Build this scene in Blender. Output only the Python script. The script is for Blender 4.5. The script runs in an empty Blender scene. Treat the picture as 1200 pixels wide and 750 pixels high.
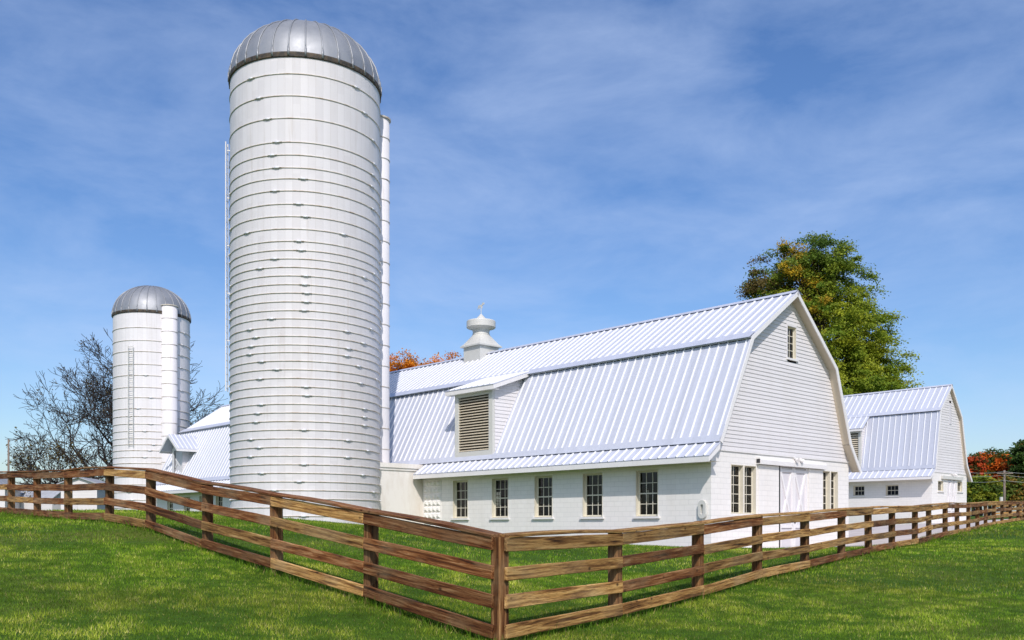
import bpy, math, random
import numpy as np
from mathutils import Vector, Matrix

SC = bpy.context.scene
R = math.radians
rng = np.random.default_rng(7)
random.seed(7)

# ------------------------------------------------------------------ camera, sky, sun, exposure
# heights are measured from eye level (z = 0 is the height of the lens)
cam = bpy.data.cameras.new('camera'); cam_ob = bpy.data.objects.new('camera', cam)
SC.collection.objects.link(cam_ob); SC.camera = cam_ob
cam_ob.location = (0, 0, 0); cam_ob.rotation_euler = (R(90), 0, 0)
cam.sensor_width = 36; cam.sensor_fit = 'HORIZONTAL'
cam.lens = 36 * 1100 / 1200
cam.shift_y = (617 - 375) / 1200
cam.clip_start = .1; cam.clip_end = 6000

SUN_EL, SUN_AZ = 43.0, -4.0          # azimuth of the light's travel, 0 = straight away from the camera
world = bpy.data.worlds.new('World'); SC.world = world; world.use_nodes = True
wt = world.node_tree; wt.nodes.clear()
def wn(t, **k):
    n = wt.nodes.new(t)
    for a, v in k.items(): setattr(n, a, v)
    return n
sky = wn('ShaderNodeTexSky', sky_type='NISHITA', sun_disc=False, sun_elevation=R(SUN_EL), sun_rotation=R(180 + SUN_AZ),
         altitude=200, air_density=1.0, dust_density=1.6, ozone_density=3.0)
bg = wn('ShaderNodeBackground'); bg.inputs[1].default_value = .125
out = wn('ShaderNodeOutputWorld')
tc = wn('ShaderNodeTexCoord')
mp = wn('ShaderNodeMapping'); mp.inputs['Scale'].default_value = (2.2, 2.2, 6.0); mp.inputs['Rotation'].default_value = (R(9), R(-6), 0)
nz = wn('ShaderNodeTexNoise'); nz.inputs['Scale'].default_value = 2.1; nz.inputs['Detail'].default_value = 8; nz.inputs['Roughness'].default_value = .60; nz.inputs['Distortion'].default_value = .25
rp = wn('ShaderNodeValToRGB'); rp.color_ramp.elements[0].position = .36; rp.color_ramp.elements[0].color = (0, 0, 0, 1)
rp.color_ramp.elements[1].position = .82; rp.color_ramp.elements[1].color = (.50, .50, .50, 1)
mx = wn('ShaderNodeMixRGB'); mx.inputs[2].default_value = (4.6, 5.7, 8.0, 1)
L = wt.links.new
L(tc.outputs['Generated'], mp.inputs[0]); L(mp.outputs[0], nz.inputs['Vector']); L(nz.outputs[0], rp.inputs[0])
hs = wn('ShaderNodeHueSaturation'); hs.inputs['Hue'].default_value = .508; hs.inputs['Saturation'].default_value = 1.2; hs.inputs['Value'].default_value = 1.22
L(sky.outputs[0], hs.inputs['Color'])
L(rp.outputs[0], mx.inputs[0]); L(hs.outputs[0], mx.inputs[1]); L(mx.outputs[0], bg.inputs[0]); L(bg.outputs[0], out.inputs[0])

sun = bpy.data.lights.new('sun', 'SUN'); sun.energy = 3.5; sun.angle = R(.5); sun.color = (1, .925, .87)
sun_ob = bpy.data.objects.new('sun', sun); SC.collection.objects.link(sun_ob)
ld = Vector((math.sin(R(SUN_AZ)) * math.cos(R(SUN_EL)), math.cos(R(SUN_AZ)) * math.cos(R(SUN_EL)), -math.sin(R(SUN_EL))))
sun_ob.rotation_euler = ld.to_track_quat('-Z', 'Y').to_euler(); sun_ob.location = (0, -20, 40)
SC.view_settings.view_transform = 'Standard'; SC.view_settings.look = 'None'
SC.view_settings.exposure = .02; SC.view_settings.gamma = 1.0; SC.view_settings.use_curve_mapping = False
SC.cycles.max_bounces = 6; SC.cycles.transparent_max_bounces = 12

# ------------------------------------------------------------------ materials
class NM:
    """small node helper"""
    def __init__(s, name):
        s.m = bpy.data.materials.new(name); s.m.use_nodes = True; s.t = s.m.node_tree; s.t.nodes.clear()
        s.out = s.t.nodes.new('ShaderNodeOutputMaterial'); s.b = s.t.nodes.new('ShaderNodeBsdfPrincipled')
        s.t.links.new(s.b.outputs[0], s.out.inputs[0]); s.tc = s.t.nodes.new('ShaderNodeTexCoord')
    def n(s, ty, **k):
        n = s.t.nodes.new(ty)
        for a, v in k.items(): setattr(n, a, v)
        return n
    def l(s, a, b): s.t.links.new(a, b)
    def vec(s, scale=(1, 1, 1), coord='Object', loc=None):
        m = s.n('ShaderNodeMapping'); m.inputs['Scale'].default_value = scale
        s.l(s.tc.outputs[coord], m.inputs[0])
        if loc is not None: s.l(loc, m.inputs['Location'])
        return m.outputs[0]
    def noise(s, scale, vec=None, detail=5, rough=.55, dist=0):
        n = s.n('ShaderNodeTexNoise'); n.inputs['Scale'].default_value = scale; n.inputs['Detail'].default_value = detail
        n.inputs['Roughness'].default_value = rough; n.inputs['Distortion'].default_value = dist
        s.l(vec if vec is not None else s.tc.outputs['Object'], n.inputs['Vector']); return n.outputs[0]
    def ramp(s, f, stops):
        r = s.n('ShaderNodeValToRGB'); e = r.color_ramp.elements
        while len(e) > 1: e.remove(e[-1])
        e[0].position, e[0].color = stops[0][0], (*stops[0][1], 1)
        for p, c in stops[1:]:
            x = e.new(p); x.color = (*c, 1)
        s.l(f, r.inputs[0]); return r.outputs[0]
    def mix(s, f, a, b, mode='MIX'):
        m = s.n('ShaderNodeMixRGB', blend_type=mode)
        for i, v in ((0, f), (1, a), (2, b)):
            if hasattr(v, 'is_linked'): s.l(v, m.inputs[i])
            else: m.inputs[i].default_value = v if i == 0 else (*v, 1)
        return m.outputs[0]
    def math(s, op, a, b=None):
        m = s.n('ShaderNodeMath', operation=op)
        for i, v in ((0, a), (1, b)):
            if v is None: continue
            if hasattr(v, 'is_linked'): s.l(v, m.inputs[i])
            else: m.inputs[i].default_value = v
        return m.outputs[0]
    def bump(s, h, strength=.3, dist=.01):
        b = s.n('ShaderNodeBump'); b.inputs['Strength'].default_value = strength; b.inputs['Distance'].default_value = dist
        s.l(h, b.inputs['Height']); s.l(b.outputs[0], s.b.inputs['Normal'])
    def set(s, col=None, rough=None, metal=None, spec=None):
        if col is not None:
            if hasattr(col, 'is_linked'): s.l(col, s.b.inputs['Base Color'])
            else: s.b.inputs['Base Color'].default_value = (*col, 1)
        if rough is not None:
            if hasattr(rough, 'is_linked'): s.l(rough, s.b.inputs['Roughness'])
            else: s.b.inputs['Roughness'].default_value = rough
        if metal is not None: s.b.inputs['Metallic'].default_value = metal
        if spec is not None: s.b.inputs['Specular IOR Level'].default_value = spec
        return s.m
M = {}
def painted(name, c, rough=.5, grime=.12, sc=1.2, gcol=(.45, .40, .32), streak=True, spec=.4):
    k = NM(name)
    v = k.vec((1, 1, .25) if streak else (1, 1, 1))
    f = k.ramp(k.noise(sc, v, 8, .65), [(.45, (0, 0, 0)), (.78, (grime,) * 3)])
    f2 = k.ramp(k.noise(sc * 14, None, 4), [(.35, (.94, .94, .94)), (.65, (1, 1, 1))])
    k.set(k.mix(1, k.mix(f, c, gcol), f2, 'MULTIPLY'), rough, 0, spec)
    M[name] = k.m; return k
painted('white_trim', (.80, .785, .775), .45, .18)
painted('cream_trim', (.70, .66, .54), .5, .15)
painted('siding_paint', (.76, .74, .745), .5, .14)
painted('louver_paint', (.66, .58, .44), .55, .25)
painted('vent_metal', (.62, .62, .58), .45, .25)
def banded(mat, axis, step, amt):
    k = M[mat].node_tree; bs = next(n for n in k.nodes if n.type == 'BSDF_PRINCIPLED'); src = bs.inputs['Base Color'].links[0].from_socket
    t = k.nodes.new('ShaderNodeTexCoord'); x = k.nodes.new('ShaderNodeSeparateXYZ'); d = k.nodes.new('ShaderNodeMath'); d.operation = 'DIVIDE'; d.inputs[1].default_value = step; f = k.nodes.new('ShaderNodeMath'); f.operation = 'FLOOR'
    w = k.nodes.new('ShaderNodeTexWhiteNoise'); w.noise_dimensions = '1D'; mr = k.nodes.new('ShaderNodeMapRange'); mr.inputs[3].default_value = 1 - amt; mr.inputs[4].default_value = 1
    mm = k.nodes.new('ShaderNodeMixRGB'); mm.blend_type = 'MULTIPLY'; mm.inputs[0].default_value = 1
    for a, b in ((t.outputs['Object'], x.inputs[0]), (x.outputs[axis], d.inputs[0]), (d.outputs[0], f.inputs[0]), (f.outputs[0], w.inputs['W']), (w.outputs['Value'], mr.inputs[0]), (src, mm.inputs[1]), (mr.outputs[0], mm.inputs[2]), (mm.outputs[0], bs.inputs['Base Color'])): k.links.new(a, b)
banded('siding_paint', 2, .152, .07)
painted('door_paint', (.68, .66, .685), .45, .12)
painted('brace_paint', (.82, .80, .80), .45, .08)
k = painted('roof_metal', (.56, .59, .68), .33, .10, .5, (.55, .55, .57), True, .5)  # blue sky reflection is painted into the panel colour
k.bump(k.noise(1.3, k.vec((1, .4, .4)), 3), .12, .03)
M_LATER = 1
painted('seam_metal', (.80, .81, .83), .35, .06)  # on roof ribs this white paints in the brightness of their sunlit sides
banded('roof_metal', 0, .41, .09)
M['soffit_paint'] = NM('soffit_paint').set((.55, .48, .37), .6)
# painted block
k = NM('block_paint'); xyz = k.n('ShaderNodeSeparateXYZ'); k.l(k.tc.outputs['Object'], xyz.inputs[0])
u = k.math('ADD', xyz.outputs[0], xyz.outputs[1]); cb = k.n('ShaderNodeCombineXYZ'); k.l(u, cb.inputs[0]); k.l(xyz.outputs[2], cb.inputs[1])
br = k.n('ShaderNodeTexBrick'); k.l(cb.outputs[0], br.inputs['Vector']); br.inputs['Scale'].default_value = 1
br.inputs['Brick Width'].default_value = .40; br.inputs['Row Height'].default_value = .20; br.inputs['Mortar Size'].default_value = .008; br.inputs['Mortar Smooth'].default_value = .4
br.inputs['Color1'].default_value = (.82, .80, .77, 1); br.inputs['Color2'].default_value = (.79, .77, .74, 1); br.inputs['Mortar'].default_value = (.69, .685, .66, 1)
g = k.ramp(k.noise(.9, k.vec((1, 1, .3)), 8, .65), [(.5, (0, 0, 0)), (.8, (.22,) * 3)])
k.set(k.mix(g, br.outputs[0], (.55, .50, .42)), .6, 0, .3)
hm = k.math('ADD', k.math('MULTIPLY', br.outputs['Fac'], -1.0), k.math('MULTIPLY', k.noise(25), .35)); k.bump(hm, .5, .012); M['block_paint'] = k.m
k = NM('feed_room_paint'); g = k.ramp(k.noise(1.1, k.vec((1, 1, .35)), 8, .7), [(.45, (.80, .77, .72)), (.75, (.64, .58, .50))])
k.set(g, .65); k.bump(k.noise(18), .3, .01); M['feed_room_paint'] = k.m
# silo staves: painted concrete staves in rings, every stave a slightly different white
def silo_mat(name, nst, rowh, base, alt):
    k = NM(name); xyz = k.n('ShaderNodeSeparateXYZ'); k.l(k.tc.outputs['Object'], xyz.inputs[0])
    an = k.math('MULTIPLY', k.math('ARCTAN2', xyz.outputs[1], xyz.outputs[0]), nst / (2 * math.pi))
    fa = k.math('FLOOR', an); zr = k.math('FLOOR', k.math('ADD', k.math('DIVIDE', xyz.outputs[2], rowh), k.math('MULTIPLY', k.math('MODULO', fa, 2), .5)))
    cb = k.n('ShaderNodeCombineXYZ'); k.l(fa, cb.inputs[0]); k.l(zr, cb.inputs[1])
    w = k.n('ShaderNodeTexWhiteNoise', noise_dimensions='2D'); k.l(cb.outputs[0], w.inputs['Vector'])
    w1 = k.n('ShaderNodeTexWhiteNoise', noise_dimensions='1D'); k.l(fa, w1.inputs['W'])
    f = k.math('ADD', k.math('MULTIPLY', w.outputs['Value'], .5), k.math('MULTIPLY', w1.outputs['Value'], .5))
    c = k.mix(f, base, alt)
    g = k.ramp(k.noise(.5, k.vec((1, 1, .12)), 8, .7), [(.48, (0, 0, 0)), (.8, (.38,) * 3)])
    c = k.mix(g, c, (.50, .46, .40))
    g = k.ramp(k.noise(2.2, k.vec((1.6, 1.6, .09)), 6, .7), [(.58, (0, 0, 0)), (.76, (.42,) * 3)])
    c = k.mix(g, c, (.40, .33, .26))
    fr = k.math('FRACT', an); e = k.math('ABSOLUTE', k.math('SUBTRACT', fr, .5)); joint = k.math('GREATER_THAN', e, .465)
    c = k.mix(k.math('MULTIPLY', joint, .28), c, (.45, .43, .40))
    k.set(c, .55, 0, .35); k.bump(k.math('ADD', k.math('MULTIPLY', joint, -1), k.math('MULTIPLY', k.noise(14), .5)), .35, .012); M[name] = k.m
silo_mat('silo_stave', 66, .76, (.71, .695, .705), (.62, .605, .615))
silo_mat('silo_stave_small', 52, .76, (.78, .765, .775), (.73, .715, .73))
k = NM('hoop_steel'); k.set(k.ramp(k.noise(3, None, 6), [(.35, (.66, .63, .57)), (.6, (.52, .46, .38)), (.75, (.36, .26, .17))]), .55, .1); M['hoop_steel'] = k.m
k = NM('dome_steel'); k.set(k.ramp(k.noise(1.4, k.vec((1, 1, .5)), 6), [(.3, (.27, .285, .305)), (.7, (.36, .375, .395))]), k.ramp(k.noise(3), [(.3, (.52,) * 3), (.7, (.62,) * 3)]), .55); M['dome_steel'] = k.m
k = NM('dark_rim'); k.set(k.ramp(k.noise(6), [(.4, (.03, .028, .025)), (.7, (.12, .085, .05))]), .7); M['dark_rim'] = k.m
M['dark_iron'] = NM('dark_iron').set((.04, .04, .045), .5, .5)
M['pole_wood'] = NM('pole_wood').set((.20, .16, .13), .8)
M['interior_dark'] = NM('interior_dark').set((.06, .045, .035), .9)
# glass
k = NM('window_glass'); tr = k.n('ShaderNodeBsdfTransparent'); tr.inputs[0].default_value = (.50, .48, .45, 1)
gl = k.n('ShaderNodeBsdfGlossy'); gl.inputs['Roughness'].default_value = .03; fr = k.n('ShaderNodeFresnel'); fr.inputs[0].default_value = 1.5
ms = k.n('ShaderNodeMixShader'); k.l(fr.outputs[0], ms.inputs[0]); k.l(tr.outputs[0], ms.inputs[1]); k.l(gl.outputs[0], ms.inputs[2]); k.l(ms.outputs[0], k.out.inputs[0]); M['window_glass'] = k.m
# weathered fence wood, grain along local X, varied per board
def wood(name, stops, alongz=False):
    k = NM(name); oi = k.n('ShaderNodeObjectInfo'); cb = k.n('ShaderNodeCombineXYZ')
    for i in range(3): k.l(k.math('MULTIPLY', oi.outputs['Random'], 37.0 + 11 * i), cb.inputs[i])
    v = k.vec((15, 15, .7) if alongz else (.7, 15, 15), loc=cb.outputs[0])
    n1 = k.noise(1.7, v, 8, .66, .7); n2 = k.noise(1.2, k.vec((1, 2, 2), loc=cb.outputs[0]), 4)
    c = k.ramp(n1, stops)
    c = k.mix(k.ramp(n2, [(.46, (0, 0, 0)), (.68, (.40,) * 3)]), c, (.33, .24, .15))
    vo = k.n('ShaderNodeTexVoronoi'); vo.inputs['Scale'].default_value = 3.3; k.l(k.vec((.9, 1, 1.3), loc=cb.outputs[0]), vo.inputs['Vector'])
    kn = k.ramp(vo.outputs['Distance'], [(.05, (1, 1, 1)), (.13, (0, 0, 0))]); c = k.mix(k.math('MULTIPLY', kn, .8), c, (.03, .014, .008))
    br = k.math('ADD', .78, k.math('MULTIPLY', oi.outputs['Random'], .72))
    hs = k.n('ShaderNodeHueSaturation'); k.l(c, hs.inputs['Color']); k.l(br, hs.inputs['Value']); hs.inputs['Saturation'].default_value = 1.10; hs.inputs['Hue'].default_value = .506
    fg = k.noise(2.6, k.vec((3, 60, 60) if not alongz else (60, 60, 3), loc=cb.outputs[0]), 5, .7)
    fc = k.mix(1, hs.outputs[0], k.ramp(fg, [(.30, (.45, .42, .40)), (.50, (1, 1, 1)), (.75, (1.25, 1.22, 1.16))]), 'MULTIPLY')
    k.set(fc, .8, 0, .2); k.bump(k.math('ADD', n1, fg), .7, .012); M[name] = k.m
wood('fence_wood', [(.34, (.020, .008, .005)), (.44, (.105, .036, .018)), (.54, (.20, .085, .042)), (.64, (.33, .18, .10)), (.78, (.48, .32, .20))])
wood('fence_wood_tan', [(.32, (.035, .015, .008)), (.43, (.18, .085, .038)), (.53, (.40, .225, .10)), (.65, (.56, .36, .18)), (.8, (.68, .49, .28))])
wood('post_wood', [(.32, (.025, .010, .006)), (.45, (.10, .040, .020)), (.57, (.20, .10, .05)), (.7, (.34, .20, .11))], True)
# ground
k = NM('ground_turf')
a = k.noise(.22, None, 6, .6); b = k.noise(9, None, 6, .7)
c = k.ramp(a, [(.36, (.045, .11, .008)), (.52, (.075, .15, .014)), (.66, (.17, .19, .035))])
k.set(k.mix(k.ramp(b, [(.3, (.75,) * 3), (.7, (0,) * 3)]), c, (.028, .055, .008)), .95, 0, .1); k.bump(b, .8, .04); M['ground_turf'] = k.m
k = NM('grass_blade'); at = k.n('ShaderNodeAttribute', attribute_name='tint')
tl = k.n('ShaderNodeBsdfTranslucent'); k.l(at.outputs['Color'], tl.inputs[0]); k.set(at.outputs['Color'], .6, 0, .25)
ms = k.n('ShaderNodeMixShader'); ms.inputs[0].default_value = .42; k.l(k.b.outputs[0], ms.inputs[1]); k.l(tl.outputs[0], ms.inputs[2]); k.l(ms.outputs[0], k.out.inputs[0]); M['leaf_tint'] = k.m
k = NM('bark'); k.set(k.ramp(k.noise(4, k.vec((1, 1, .3)), 6), [(.3, (.022, .016, .013)), (.7, (.06, .046, .038))]), .9); M['bark'] = k.m
k = NM('concrete'); k.set(k.ramp(k.noise(.8, None, 8, .65), [(.35, (.50, .44, .40)), (.65, (.62, .56, .52))]), .85); k.bump(k.noise(20), .2, .01); M['concrete'] = k.m
k = NM('gravel'); vo = k.n('ShaderNodeTexVoronoi'); vo.inputs['Scale'].default_value = 22; k.l(k.tc.outputs['Object'], vo.inputs['Vector'])
k.set(k.mix(.8, (.40, .36, .33), vo.outputs['Color'], 'MULTIPLY'), .9); k.bump(vo.outputs['Distance'], 1, .04); M['gravel'] = k.m
k = NM('shed_roof'); k.set(k.ramp(k.noise(2), [(.3, (.33, .35, .38)), (.7, (.46, .48, .52))]), .5); M['shed_roof'] = k.m

# ------------------------------------------------------------------ object helpers
COL = SC.collection
class MB:
    def __init__(s): s.v = []; s.f = []; s.seam = set()
    def add(s, vs, fs):
        o = len(s.v); s.v += [tuple(v) for v in vs]; s.f += [tuple(i + o for i in f) for f in fs]; return s
    def box(s, x0, x1, y0, y1, z0, z1):
        if x0 > x1: x0, x1 = x1, x0
        if y0 > y1: y0, y1 = y1, y0
        if z0 > z1: z0, z1 = z1, z0
        return s.add([(x0, y0, z0), (x1, y0, z0), (x1, y1, z0), (x0, y1, z0), (x0, y0, z1), (x1, y0, z1), (x1, y1, z1), (x0, y1, z1)],
                     [(0, 3, 2, 1), (4, 5, 6, 7), (0, 1, 5, 4), (1, 2, 6, 5), (2, 3, 7, 6), (3, 0, 4, 7)])
    def hexa(s, b, t):   # 4 bottom, 4 top corners
        return s.add(list(b) + list(t), [(0, 3, 2, 1), (4, 5, 6, 7), (0, 1, 5, 4), (1, 2, 6, 5), (2, 3, 7, 6), (3, 0, 4, 7)])
    def bar(s, p, q, w, h, up=(0, 0, 1)):
        p, q = Vector(p), Vector(q); d = (q - p).normalized(); u = Vector(up); sd = d.cross(u)
        if sd.length < 1e-4: sd = d.cross(Vector((1, 0, 0)))
        sd.normalize(); u = sd.cross(d); sd *= w / 2; u *= h / 2
        return s.hexa([p - sd - u, p + sd - u, p + sd + u, p - sd + u], [q - sd - u, q + sd - u, q + sd + u, q - sd + u])
    def tube(s, pts, rad, n=6, cap=True):
        o = len(s.v); pts = [Vector(p) for p in pts]
        ref = None
        for i, p in enumerate(pts):
            d = (pts[min(i + 1, len(pts) - 1)] - pts[max(i - 1, 0)]).normalized()
            if ref is None: ref = d.orthogonal().normalized()
            a = (ref - d * ref.dot(d)); a = a.normalized() if a.length > 1e-5 else d.orthogonal().normalized(); ref = a; b = d.cross(a)
            r = rad[i] if hasattr(rad, '__len__') else rad
            for j in range(n):
                t = 2 * math.pi * j / n; s.v.append(tuple(p + (a * math.cos(t) + b * math.sin(t)) * r))
        for i in range(len(pts) - 1):
            for j in range(n):
                s.f.append((o + i * n + j, o + i * n + (j + 1) % n, o + (i + 1) * n + (j + 1) % n, o + (i + 1) * n + j))
        if cap:
            s.f.append(tuple(o + j for j in reversed(range(n)))); e = o + (len(pts) - 1) * n; s.f.append(tuple(e + j for j in range(n)))
        return s
    def lathe(s, prof, n=48, c=(0, 0), a0=0, a1=2 * math.pi):
        o = len(s.v); full = abs(a1 - a0 - 2 * math.pi) < 1e-6; m = n if full else n + 1
        for r, z in prof:
            for j in range(m):
                t = a0 + (a1 - a0) * j / n; s.v.append((c[0] + r * math.cos(t), c[1] + r * math.sin(t), z))
        for i in range(len(prof) - 1):
            for j in range(n):
                k = (j + 1) % m; s.f.append((o + i * m + j, o + i * m + k, o + (i + 1) * m + k, o + (i + 1) * m + j))
        return s
    def prism(s, poly, axis, t0, t1):   # poly in the two other axes
        def P(u, w, t):
            return {'x': (t, u, w), 'y': (u, t, w), 'z': (u, w, t)}[axis]
        n = len(poly); s.add([P(u, w, t0) for u, w in poly] + [P(u, w, t1) for u, w in poly],
                             [tuple(reversed(range(n))), tuple(range(n, 2 * n))] + [(i, (i + 1) % n, n + (i + 1) % n, n + i) for i in range(n)])
        return s
    def build(s, name, mat, parent=None, smooth=False, sub=None):
        me = bpy.data.meshes.new(name); me.from_pydata(s.v, [], s.f); me.materials.append(M[mat]); me.validate(); me.update()
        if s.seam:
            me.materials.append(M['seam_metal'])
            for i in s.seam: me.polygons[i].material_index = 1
        if smooth:
            for p in me.polygons: p.use_smooth = True
        o = bpy.data.objects.new(name, me); COL.objects.link(o)
        if parent is not None: o.parent = parent
        return o
def fix(o):
    import bmesh
    b = bmesh.new(); b.from_mesh(o.data); bmesh.ops.recalc_face_normals(b, faces=b.faces); b.to_mesh(o.data); b.free(); return o
def tag(o, label=None, cat=None, group=None, kind=None):
    for a, v in (('label', label), ('category', cat), ('group', group), ('kind', kind)):
        if v: o[a] = v
    return o
def thing(name, loc, rz, label, cat, group=None):
    o = bpy.data.objects.new(name, None); COL.objects.link(o); o.location = loc; o.rotation_euler = (0, 0, rz); o.empty_display_size = .3
    return tag(o, label, cat, group)

# ------------------------------------------------------------------ fence plan and terrain
PL = [(-.127, 10.0, -.082, -1.25), (-1.79, 11.88, .216, -.97), (-3.44, 13.76, .488, -.69), (-5.07, 15.64, .745, -.40), (-6.74, 17.52, 1.083, -.06),
      (-8.30, 19.35, 1.24, .08), (-10.0, 21.18, 1.28, .16), (-11.63, 23.02, 1.36, .24), (-13.25, 24.85, 1.46, .33), (-14.87, 26.68, 1.52, .39), (-16.5, 28.5, 1.56, .43)]
PR = [(-.127, 10.0, -.082, -1.25), (1.334, 12.12, -.044, -1.21), (2.815, 14.25, .071, -1.09), (4.266, 16.37, .208, -.95), (5.768, 18.5, .293, -.86), (7.23, 20.62, .40, -.75),
      (8.64, 22.74, .475, -.67), (10.06, 24.87, .543, -.60), (11.58, 27.0, .60, -.55), (13.02, 29.3, .70, -.45), (14.62, 31.7, .80, -.35), (16.22, 34.2, .86, -.26),
      (17.93, 36.9, .93, -.19), (19.62, 39.6, 1.02, -.10), (21.29, 42.2, 1.12, -.02), (23.0, 44.8, 1.20, .06), (24.75, 47.4, 1.28, .13), (26.5, 49.9, 1.36, .2),
      (28.3, 52.5, 1.43, .28), (30.0, 55.0, 1.50, .35), (31.7, 57.6, 1.57, .42), (33.4, 60.1, 1.64, .5), (35.1, 62.7, 1.71, .56)]
CP = [(p[0], p[1], p[3]) for p in PL] + [(p[0], p[1], p[3]) for p in PR[1:]]
CP += [(7.28, 34.3, -1.0), (1.33, 40.6, -.62), (-4.41, 46.6, -.14), (-6.3, 44.8, -.06), (-7.0, 42, 0), (-9.6, 40.8, .28), (-13.5, 41, .62), (-11.5, 34, .50), (-17, 36, .58),
       (15, 42, -.75), (22, 47, -.35), (12, 32, -.72), (33.1, 74, .2), (38, 79, .35), (27, 66, 0), (20, 58, -.3),
       (-21, 34, .45), (-25, 52, .55), (-19.5, 62.5, .62), (-25, 68, .65), (-28, 74, .6), (-40, 80, -.1), (-60, 60, -.3), (-45, 40, .2),
       (0, 0, -1.5), (-6, 9, -.96), (-10, 13, -.50), (-15, 18, -.05), (4, 8, -1.40), (9, 12, -1.25), (14, 20, -.9), (22, 30, -.5), (30, 38, -.1), (45, 50, .5), (-12, 0, -1.2), (12, 0, -1.7),
       (48, 82, 1.05), (62, 110, 1.5), (80, 90, 1.5), (0, -20, -1.8), (0, 80, -.1), (10, 110, .2), (-40, 110, -.2), (40, 0, -.8), (-40, 0, -.5)]
CP = np.array(CP)
def _phi(r2): return np.where(r2 > 0, .5 * r2 * np.log(np.maximum(r2, 1e-12)), 0.)
_n = len(CP); _d2 = ((CP[:, None, :2] - CP[None, :, :2]) ** 2).sum(-1)
_A = np.zeros((_n + 3, _n + 3)); _A[:_n, :_n] = _phi(_d2) + np.eye(_n) * .8; _A[:_n, _n] = 1; _A[:_n, _n + 1:] = CP[:, :2]; _A[_n, :_n] = 1; _A[_n + 1:, :_n] = CP[:, :2].T
_w = np.linalg.solve(_A, np.concatenate([CP[:, 2], np.zeros(3)]))
def gz(x, y):
    x = np.atleast_1d(np.asarray(x, float)); y = np.atleast_1d(np.asarray(y, float)); o = np.empty(len(x))
    for i in range(0, len(x), 20000):
        X = x[i:i + 20000]; Y = y[i:i + 20000]
        d2 = (X[:, None] - CP[None, :, 0]) ** 2 + (Y[:, None] - CP[None, :, 1]) ** 2
        o[i:i + 20000] = _phi(d2) @ _w[:_n] + _w[_n] + _w[_n + 1] * X + _w[_n + 2] * Y
    r = np.hypot(x, y - 30); t = np.clip((r - 80) / 60, 0, 1); t = t * t * (3 - 2 * t)
    return np.clip(o, -3, 3) * (1 - t) + .2 * t
def g1(x, y): return float(gz([x], [y])[0])

# ground sheet: fine near, coarse far, out to the horizon
rad = np.concatenate([np.linspace(.5, 70, 150), np.geomspace(71, 4000, 50)]); na = 288
ang = np.linspace(0, 2 * np.pi, na, endpoint=False)
gx = (rad[:, None] * np.cos(ang)).ravel(); gy = (rad[:, None] * np.sin(ang)).ravel(); gzv = gz(gx, gy)
m = MB(); m.v = list(zip(gx.tolist(), gy.tolist(), gzv.tolist())); m.v.append((0, 0, g1(0, 0)))
m.f = [(i * na + j, i * na + (j + 1) % na, (i + 1) * na + (j + 1) % na, (i + 1) * na + j) for i in range(len(rad) - 1) for j in range(na)]
m.f += [(len(m.v) - 1, (j + 1) % na, j)[::-1] for j in range(na)]
tag(fix(m.build('ground', 'ground_turf', smooth=True)), kind='structure')

# ------------------------------------------------------------------ barns (local frame: x along the barn away from the gable, y out of the long wall, z up)
TH = R(43.5); BROT = R(90 + 43.5)
A2 = np.array([-math.sin(TH), math.cos(TH)]); N2 = np.array([-math.cos(TH), -math.sin(TH)])
B1 = np.array([7.275, 34.3]); B2 = np.array([33.1, 74.0])
def bw(B, a, s): return B + a * A2 + s * N2

def wall_open(mb, u0, u1, z0, z1, holes, P, depth):
    """one wall plane with rectangular openings and reveals going in; P(u, z, d) -> point"""
    us = sorted({u0, u1, *[h[0] for h in holes], *[h[1] for h in holes]}); zs = sorted({z0, z1, *[h[2] for h in holes], *[h[3] for h in holes]})
    for i in range(len(us) - 1):
        for j in range(len(zs) - 1):
            uc = (us[i] + us[i + 1]) / 2; zc = (zs[j] + zs[j + 1]) / 2
            if any(h[0] < uc < h[1] and h[2] < zc < h[3] for h in holes): continue
            mb.add([P(us[i], zs[j], 0), P(us[i + 1], zs[j], 0), P(us[i + 1], zs[j + 1], 0), P(us[i], zs[j + 1], 0)], [(0, 1, 2, 3)])
    for a, b, c, d in holes:
        for (p, q) in (((a, c), (b, c)), ((b, c), (b, d)), ((b, d), (a, d)), ((a, d), (a, c))):
            mb.add([P(*p, 0), P(*q, 0), P(*q, depth), P(*p, depth)], [(0, 1, 2, 3)])

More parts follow.
